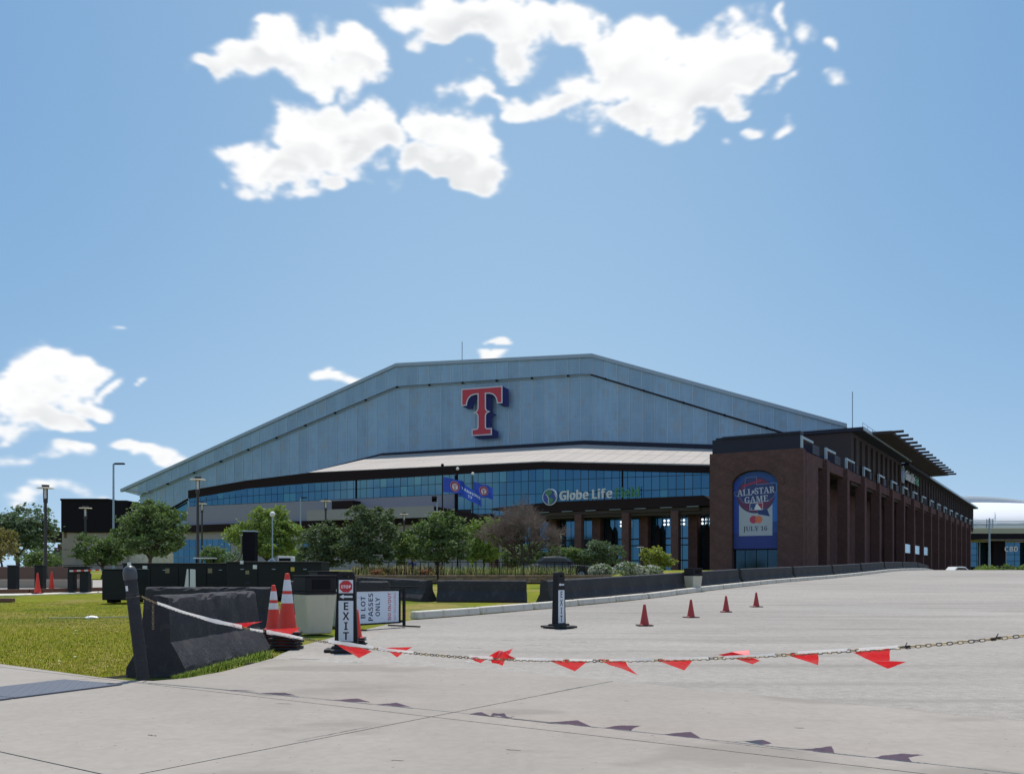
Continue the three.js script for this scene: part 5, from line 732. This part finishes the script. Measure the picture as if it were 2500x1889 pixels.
{ const o = thing('machine', 'white and grey air machine behind the containers', 'machine', [-10.0, H(40), -40]); part('casing', rbx(.62, .28, .6, .25, 1.42, 0, .03), M.offWhite, o); part('chassis', rbx(1.5, .3, .7, .0, 1.1, 0, .03), M.trim, o); part('stand', [bx(.1, 1, .5, -.6, .5, 0), bx(.1, 1, .5, .6, .5, 0)], M.dark, o); part('vent', [bx(.5, .12, .02, .25, 1.42, .305)], M.dark, o); part('pipe', [rod(V(-.6, 1.25, .1), V(-.35, 1.45, .1), .05, 6), rod(V(-.35, 1.45, .1), V(-.15, 1.22, .1), .05, 6)], M.trim, o); }
{ const o = thing('table', 'flat white topped table behind the long low container', 'table', [-12.6, H(38), -38]); part('top', rbx(.8, .04, .6, 0, 1.52, 0, .01), M.offWhite, o); part('leg', [bx(.05, 1.5, .05, -.35, .75, 0)], M.dark, o); part('leg', [bx(.05, 1.5, .05, .35, .75, 0)], M.dark, o); }
for (const [x, l] of [[-22.2, 'black square post on the plaza edge farther from the orange cones'], [-21.0, 'black square post on the plaza edge next to the orange cones']]) { const o = thing('square_post', l, 'post', [x, H(41.2), -41.2]); part('shaft', rbx(.36, 1.1, .36, 0, .55, 0, .02), M_bin, o); part('top', rbx(.4, .06, .4, 0, 1.13, 0, .015), M_bin, o); }
{
  const o = thing('gate_barrier', 'black parking gate housing with a red and white striped arm', 'gate', [-18.9, H(40.4), -40.4]); part('housing', rbx(.82, .28, .4, .0, .93, 0, .02), M_bin, o); part('top', rbx(1.05, .05, .5, -.05, 1.1, 0, .015), M_bin, o); part('leg', rbx(.27, .82, .34, -.3, .41, 0, .02), M_bin, o); part('leg', rbx(.38, .82, .34, .28, .41, 0, .02), M_bin, o);
  const arm = group('arm', o, [-.28, .92, .28]); arm.rotation.z = .035; for (let i = 0; i < 9; i++) part('stripe', bx(.16, .07, .03, .08 + i * .16, 0, 0), i % 2 ? M.red : M.offWhite, arm); part('brace', [beam(V(.9, 0, .2), V(1.8, -.45, .2), .05, .05)], M_bin, o);
}
solo('planter_wall', rbx(5.6, .42, .3, 0, .21, 0, .02), std({ color: col(.30, .255, .205), roughness: .9 }), 'low tan planter wall behind the black square posts', 'wall', [-22.8, H(44), -44]);
solo('plaza_wall', [rbx(8, .9, .3, 0, .45, 0, .02)], std({ color: col(.12, .075, .058), roughness: .95 }), 'brown brick wall beyond the black square posts', 'wall', [-27.2, H(49.5) + .02, -49.5]);
{
  const q = [[-24, -37.3], [-20.4, -38.2], [-16.6, -40.9], [-14.4, -42.6], [-14.8, -43.2], [-17.2, -41.9], [-20.8, -39.4], [-24.2, -38.5]], pos = [], sh = new THREE.Shape(q.map(([x, z]) => new THREE.Vector2(x, -z))), g = new THREE.ExtrudeGeometry(sh, { depth: .06, bevelEnabled: false }).rotateX(-Math.PI / 2); const p = g.attributes.position; for (let i = 0; i < p.count; i++) p.setY(i, p.getY(i) + H(-p.getZ(i)) - .06); struct('plaza_path', g, M.kerb);
  const kb = std({ color: col(.15, .075, .055), roughness: .95 });
  const kq = [[-24.2, -39.0], [-20.8, -39.9], [-17.2, -42.3], [-14.9, -43.6]]; const o = thing('brick_edging', 'dark red brick edging step along the plaza path', 'kerb'); for (let i = 0; i < 3; i++) { const n = Math.ceil(Math.hypot(kq[i + 1][0] - kq[i][0], kq[i + 1][1] - kq[i][1]) / .5); for (let k = 0; k < n; k++) { const a = [0, 1].map((j) => mix(kq[i][j], kq[i + 1][j], (k + .01) / n)), b = [0, 1].map((j) => mix(kq[i][j], kq[i + 1][j], (k + .99) / n)); part('brick', beam(V(a[0], H(-a[1]) + .06, a[1]), V(b[0], H(-b[1]) + .06, b[1]), .25, .2), kb, o); } }
  const pz = new THREE.ExtrudeGeometry(new THREE.Shape([[-40, 39.4], [-24.2, 39.4], [-20.8, 40.3], [-17.2, 42.7], [-14.9, 44], [-12, 47], [-12, 56], [-40, 56]].map((a) => new THREE.Vector2(...a))), { depth: .05, bevelEnabled: false }).rotateX(-Math.PI / 2), pp = pz.attributes.position; for (let i = 0; i < pp.count; i++) pp.setY(i, pp.getY(i) + H(-pp.getZ(i)) - .02); struct('plaza_paving', pz, std({ color: col(.30, .28, .255), roughness: .95 }));
  solo('edging_block', rbx(.95, .14, .3, 0, .05, 0, .02), kb, 'short dark brick edging block lying at the lawn side', 'kerb', [-18.6, H(33.6), -33.6], .1);
}
{ // litter on the lawn
  const r = rngOf(55), g = new THREE.IcosahedronGeometry(.12, 2), p = g.attributes.position; for (let i = 0; i < p.count; i++) { const k = 1 + .5 * noise3.noise(p.getX(i) * 14, p.getY(i) * 14, p.getZ(i) * 14); p.setXYZ(i, p.getX(i) * k * 1.3, p.getY(i) * k * .38, p.getZ(i) * k); } g.computeVertexNormals(); solo('plastic_bag', g, M.white, 'crumpled white plastic bag lying on the lawn', 'litter', [-11.0, .0, -24.2]);
  solo('garden_hose', tube([V(-12.0, 0, -24.0), V(-11.4, .0, -24.15), V(-10.8, 0, -24.45), V(-10.0, 0, -24.5), V(-9.2, 0, -24.7)], .011, 6, 40), std({ color: col(.38, .36, .28), roughness: .8 }), 'thin pale hose lying across the lawn beside the plastic bag', 'hose');
  const pos = []; for (let i = 0; i < 150; i++) { const z = -10.6 - 9 * r(), x = -4.6 - r() * 6 * (-z / 12); if (z > -10.3 + (x + 4.62) * .785) continue; const s = .015 + .025 * r(), a = r() * 6.28; pos.push(x, .025, z, x + Math.cos(a) * s, .03 + r() * .01, z + Math.sin(a) * s, x - Math.sin(a) * s, .026, z + Math.cos(a) * s); } const lg = new THREE.BufferGeometry(); lg.setAttribute('position', new THREE.Float32BufferAttribute(pos, 3)); lg.computeVertexNormals(); const lm = part('dry_leaves', lg, std({ color: col(.52, .48, .38), roughness: 1, side: THREE.DoubleSide }), scene); tag(lm, 'pale dry leaves scattered over the lawn', 'leaves', undefined, 'stuff');
}

// ---------------------------------------------------------------- buildings at the sides
{
  const o = thing('service_building', 'black clad building on a pale concrete wall at the far left', 'building', [-42.9, 0, -95]); part('concrete_wall', bx(6.6, 5.3, 8, 0, 2.7, -4), std({ map: T_concrete, roughness: .95 }), o); part('cladding', bx(6.7, 3.3, 8.4, .05, 7.0, -4), M.dark, o); part('cladding', bx(.25, 2.4, 6, -3.45, 6.9, -3.4), M.navy, o); part('roof_cap', bx(4.9, .2, 8.6, -.9, 8.72, -4), M.dark, o); part('side_block', bx(2.0, 3.0, 8, 4.4, 6.9, -4.5), M.dark, o); part('side_wall', bx(1.8, 5.4, 7.6, 4.2, 2.7, -4.5), M.kerb, o); part('bridge', bx(5.5, 1.05, 3, -6, 5.0, -3), M.darkBrown, o); part('stain', bx(.28, 2.2, .02, -2.95, 5.9, .01), std({ color: col(.10, .075, .04), roughness: 1 }), o);
  for (const [y, t] of [[2.0, 0], [3.6, 1]]) part('joint', bx(6.4, .04, .02, 0, y, .01), M.dark, o);
}
{
  const o = thing('gabled_building', 'small brick building with a stepped gable beyond the concrete wall', 'building', [-63.4, .3, -130]); part('wall', bx(2.4, 4.0, 6, 0, 2.0, -3), M.brick, o); for (let i = 0; i < 4; i++) part('gable_step', bx(2.1 - i * .45, .5, 6, .15 + i * .22, 4.25 + i * .5, -3), M.brick, o); part('window', bx(1.3, 1.4, .06, 0, 3.0, .04), M.glass[1], o); part('lower_panel', bx(1.4, 1.5, .06, 0, 1.3, .04), std({ color: col(.28, .2, .2), roughness: .9 }), o);
}
{
  const o = thing('shop_building', 'dark canopied shop with blue windows and CBD lettering beyond the lot', 'building', [164.9, -.3, -329.8]); o.scale.setScalar(1.94); part('roof_slab', bx(20, .95, 8, 5.6, 7.5, -1), M.dark, o); part('soffit', bx(13, .3, 9, 7.2, 6.9, -3.4), M.paleWallB, o); part('pillar', bx(2.1, 6.8, 1.2, 4.75, 3.4, -1), M.dark, o); part('pillar', bx(2.1, 6.8, 1.2, 12.5, 3.4, -1), M.dark, o); part('base_wall', bx(15, 2.0, .5, 7.5, 1.0, -2.5), M.dark, o); part('rear_wall', bx(15, 6.6, .4, 7.5, 3.3, -3.4), M.dark, o);
  for (let i = 0; i < 8; i++) for (let k = 0; k < 4; k++) part('window_pane', bx(1.7, 1.08, .08, 1 + i * 1.78, 2.55 + k * 1.15, -3.1), M.glass[(i + k) % 3], o);
  part('mullion', bx(.22, 4.8, .2, 2.35, 4.3, -2.9), M.trim, o); part('mullion', bx(.16, 3.0, .2, 7.3, 3.4, -2.9), M.trim, o);
  const s = thing('shop_lettering', 'grey CBD letters on the dark shop front', 'sign', [174.7, 9.0, -328.2]); const t = glyphs('CBD', 1.75, .2, .10); t.forEach((g) => part('letter', g, M.offWhite, s)); part('rail', bx(6.5, .1, .1, 3.1, .5, -.1), M.dark, s);
}
{ // white domed stadium far off
  const o = thing('domed_stadium', 'huge white domed stadium roof far beyond the brick arcade', 'stadium', [432, 0, -900]), w = 190, prof = []; const Mw = std({ color: col(.62, .63, .66), roughness: .6 });
  const dome = new THREE.SphereGeometry(1, 64, 24, 0, Math.PI * 2, 0, Math.PI / 2).scale(w, 30, 120).translate(0, 39, 0); part('roof', dome, Mw, o); part('roof_rim', new THREE.CylinderGeometry(1, .985, 5, 64, 1, true).scale(w, 1, 120).translate(0, 37.2, 0), std({ color: col(.34, .35, .37), roughness: .7 }), o); part('wall', new THREE.CylinderGeometry(1, 1, 36, 64, 1, true).scale(w * .94, 1, 112).translate(0, 17, 0), M.glass[1], o);
  const arcG = (x0, x1, y, z0, dz, h) => { const pts = []; for (let i = 0; i <= 16; i++) { const t = i / 16; pts.push([mix(x0, x1, t), y(mix(x0, x1, t))]); } for (let i = 16; i >= 0; i--) { const t = i / 16; pts.push([mix(x0, x1, t), y(mix(x0, x1, t)) - h]); } return extr(pts, dz, 0, [], 0, 0, z0); };
  part('roof_track', arcG(-62, 62, (x) => 71.5 - (x / 62) ** 2 * 5.5, 18, 10, 6.5), std({ color: col(.40, .45, .50), roughness: .6 }), o); part('roof_cover', arcG(-62, 60, (x) => 74 - (x / 62) ** 2 * 5.5, 8, 18, 2.5), M.white, o); part('roof_seam', new THREE.TorusGeometry(1, .004, 4, 90).rotateX(Math.PI / 2).scale(w * .985, 60, 120 * .985).translate(0, 45.4, 0), M.trim, o); part('roof_seam', new THREE.TorusGeometry(1, .003, 4, 90).rotateX(Math.PI / 2).scale(w * .995, 60, 120 * .995).translate(0, 42.4, 0), M.trim, o);
}
{ // power pole and wires
  const o = thing('power_pole', 'tall utility pole with cross arms before the white dome', 'utility pole', [154.8, .4, -300]); part('pole', cyl(.42, .22, 18.7, 0, 0, 0, 8), M.trim, o); for (let i = 0; i < 5; i++) { part('cross_arm', bx(2.2, .14, .14, 0, 15.5 + i * .62, .2), M.trim, o); for (const s of [-1, 1]) part('insulator', cyl(.12, .08, .4, s * 1.0, 15.55 + i * .62, .2, 6), M.dark, o); }
  for (let i = 0; i < 5; i++) solo('power_line', tube([V(120, 17.6 - i * .55, -270), V(138, 17.9 - i * .58, -285), V(153.8, 18.5 - i * .62, -300), V(166, 20.4 - i * .62, -318), V(180, 24 - i * .6, -345)], .08, 4, 30), M.trim, ['topmost', 'second highest', 'middle', 'second lowest', 'lowest'][i] + ' of the dark wires on the utility pole', 'wire', [0, 0, 0], 0, 'wires of the utility pole');
}
const M_carGlass = std({ color: col(.01, .012, .014), roughness: .12 });
{ // cars
  const car = (label, x, z, turn, c) => {
    const o = thing('parked_car', label, 'car', [x, H(-z), z], turn), pm = phys({ color: col(...c), roughness: .35, clearcoat: 1, clearcoatRoughness: .05 });
    part('body', extr([[-2.2, .25], [2.2, .25], [2.25, .6], [2.1, .78], [1.25, .88], [-1.5, .92], [-2.2, .86], [-2.28, .6]], 1.62, .05, [], 0, 0, -.81), pm, o); part('cabin', extr([[-1.6, .9], [1.2, .87], [.45, 1.36], [-.2, 1.42], [-.95, 1.38]], 1.36, .05, [], 0, 0, -.68), pm, o); part('side_window', extr([[-1.35, .95], [.95, .93], [.38, 1.3], [-.9, 1.32]], 1.5, 0, [], 0, 0, -.75), M_carGlass, o); part('windscreen', extr([[1.16, .93], [1.26, .93], [.56, 1.37], [.46, 1.36]], 1.3, 0, [], 0, 0, -.65), M_carGlass, o);
    for (const [wx, wz] of [[1.4, .78], [1.4, -.78], [-1.4, .78], [-1.4, -.78]]) { const w = part('wheel', new THREE.CylinderGeometry(.32, .32, .2, 20).rotateX(Math.PI / 2).translate(wx, .32, wz), M.rubber, o); part('rim', new THREE.CylinderGeometry(.2, .2, .22, 14).rotateX(Math.PI / 2).translate(wx, .32, wz), M.steel, w); }
    for (const s of [-.6, .6]) { part('headlight', rbx(.1, .12, .3, 2.2, .66, s, .03), M.reflect, o); part('taillight', rbx(.1, .12, .3, -2.2, .72, s, .03), M.red, o); }
  };
  car('black car parked beyond the black fence under the bare tree', 2.85, -58.5, 0.1, [.01, .01, .012]); car('white car just showing its roof beyond the crest of the lot', 57.4, -119, .4, [.6, .6, .6]);
}
{ // person resting behind the fence, on a bench, before a pale wall
  const bz = -62, by = H(62);
  const be = thing('bench', 'simple dark bench behind the fence below the pale wall', 'bench', [-6.68, by, bz]); part('seat', rbx(1.2, .06, .4, 0, .45, 0, .015), M.dark, be); for (const s of [-.5, .5]) part('leg', bx(.08, .42, .36, s, .21, 0), M.dark, be);
  const pw = extr((() => { const p = [[-.95, 0], [1.1, 0]]; for (let i = 0; i <= 14; i++) { const a = i / 14 * Math.PI; p.push([.08 + Math.cos(a) * 1.02, .85 + Math.sin(a) * .45]); } return p; })(), .4, .02); solo('pale_screen', pw, std({ color: col(.36, .36, .42), roughness: .9 }), 'pale rounded screen wall behind the seated person', 'wall', [-6.2, by, -64]);
  const J = { hip: [0, .56, 0, .15], chest: [0, .95, -.02, .165], neck: [0, 1.13, 0, .06], head: [0, 1.26, .02, .10], sl: [-.18, 1.04, 0, .065], sr: [.18, 1.04, 0, .065], el: [-.25, .78, .05, .05], er: [.25, .80, .06, .05], wl: [-.15, .66, .26, .04], wr: [.14, .66, .28, .04], kl: [-.11, .55, .42, .075], kr: [.12, .55, .42, .075], al: [-.11, .10, .42, .05], ar: [.12, .10, .44, .05], tl: [-.12, .05, .58, .045], tr: [.13, .05, .6, .045] };
  const bones = [['hip', 'chest'], ['chest', 'neck'], ['neck', 'head'], ['chest', 'sl'], ['chest', 'sr'], ['sl', 'el'], ['sr', 'er'], ['el', 'wl'], ['er', 'wr'], ['hip', 'kl'], ['hip', 'kr'], ['kl', 'al'], ['kr', 'ar'], ['al', 'tl'], ['ar', 'tr']];
  const dist = (x, y, z, set) => { let s = 0; for (const [a, b] of set) { const A = J[a], B = J[b], dx = B[0] - A[0], dy = B[1] - A[1], dz = B[2] - A[2], t = clamp(((x - A[0]) * dx + (y - A[1]) * dy + (z - A[2]) * dz) / (dx * dx + dy * dy + dz * dz)), d = Math.hypot(x - A[0] - dx * t, y - A[1] - dy * t, z - A[2] - dz * t) - mix(A[3], B[3], t); s += Math.exp(-d * 45); } return -Math.log(s) / 45; };
  const mesh = (set, grow, clip) => { const N = 56, mc = new MarchingCubes(N, M.white, false, false, 60000); mc.isolation = 0; const S = .78, cx = 0, cyy = .7, cz = .18; for (let k = 0; k < N; k++) for (let j = 0; j < N; j++) for (let i = 0; i < N; i++) { const x = (i - N / 2) / (N / 2) * S + cx, y = (j - N / 2) / (N / 2) * S + cyy, z = (k - N / 2) / (N / 2) * S + cz; let d = dist(x, y, z, set) - grow; if (clip) d = Math.max(d, clip(x, y, z)); mc.field[i + j * N + k * N * N] = -d; } mc.update(); const g = new THREE.BufferGeometry(), n = mc.count; g.setAttribute('position', new THREE.BufferAttribute(mc.positionArray.slice(0, n * 3), 3)); g.setAttribute('normal', new THREE.BufferAttribute(mc.normalArray.slice(0, n * 3), 3)); g.scale(S, S, S).translate(cx, cyy, cz); return g; };
  const o = thing('person', 'person in a blue shirt sitting on a bench behind the fence', 'person', [-6.68, by - .02, bz + .0], .25);
  const body = mesh(bones, 0); part('body', body, std({ color: col(.30, .17, .11), roughness: .7 }), o); part('shirt', mesh([['hip', 'chest'], ['chest', 'sl'], ['chest', 'sr'], ['sl', 'el'], ['sr', 'er']], .014, (x, y, z) => Math.max(.5 - y, y - 1.09)), std({ color: col(.05, .10, .30), roughness: .9 }), o); part('trousers', mesh([['hip', 'kl'], ['hip', 'kr'], ['kl', 'al'], ['kr', 'ar']], .014, (x, y, z) => Math.max(y - .66, .12 - y)), std({ color: col(.03, .03, .045), roughness: .9 }), o); part('cap', new THREE.SphereGeometry(.108, 18, 10, 0, 6.3, 0, 1.5).translate(0, 1.28, .015), std({ color: col(.03, .05, .14), roughness: .9 }), o);
}
renderer.render(scene, camera);
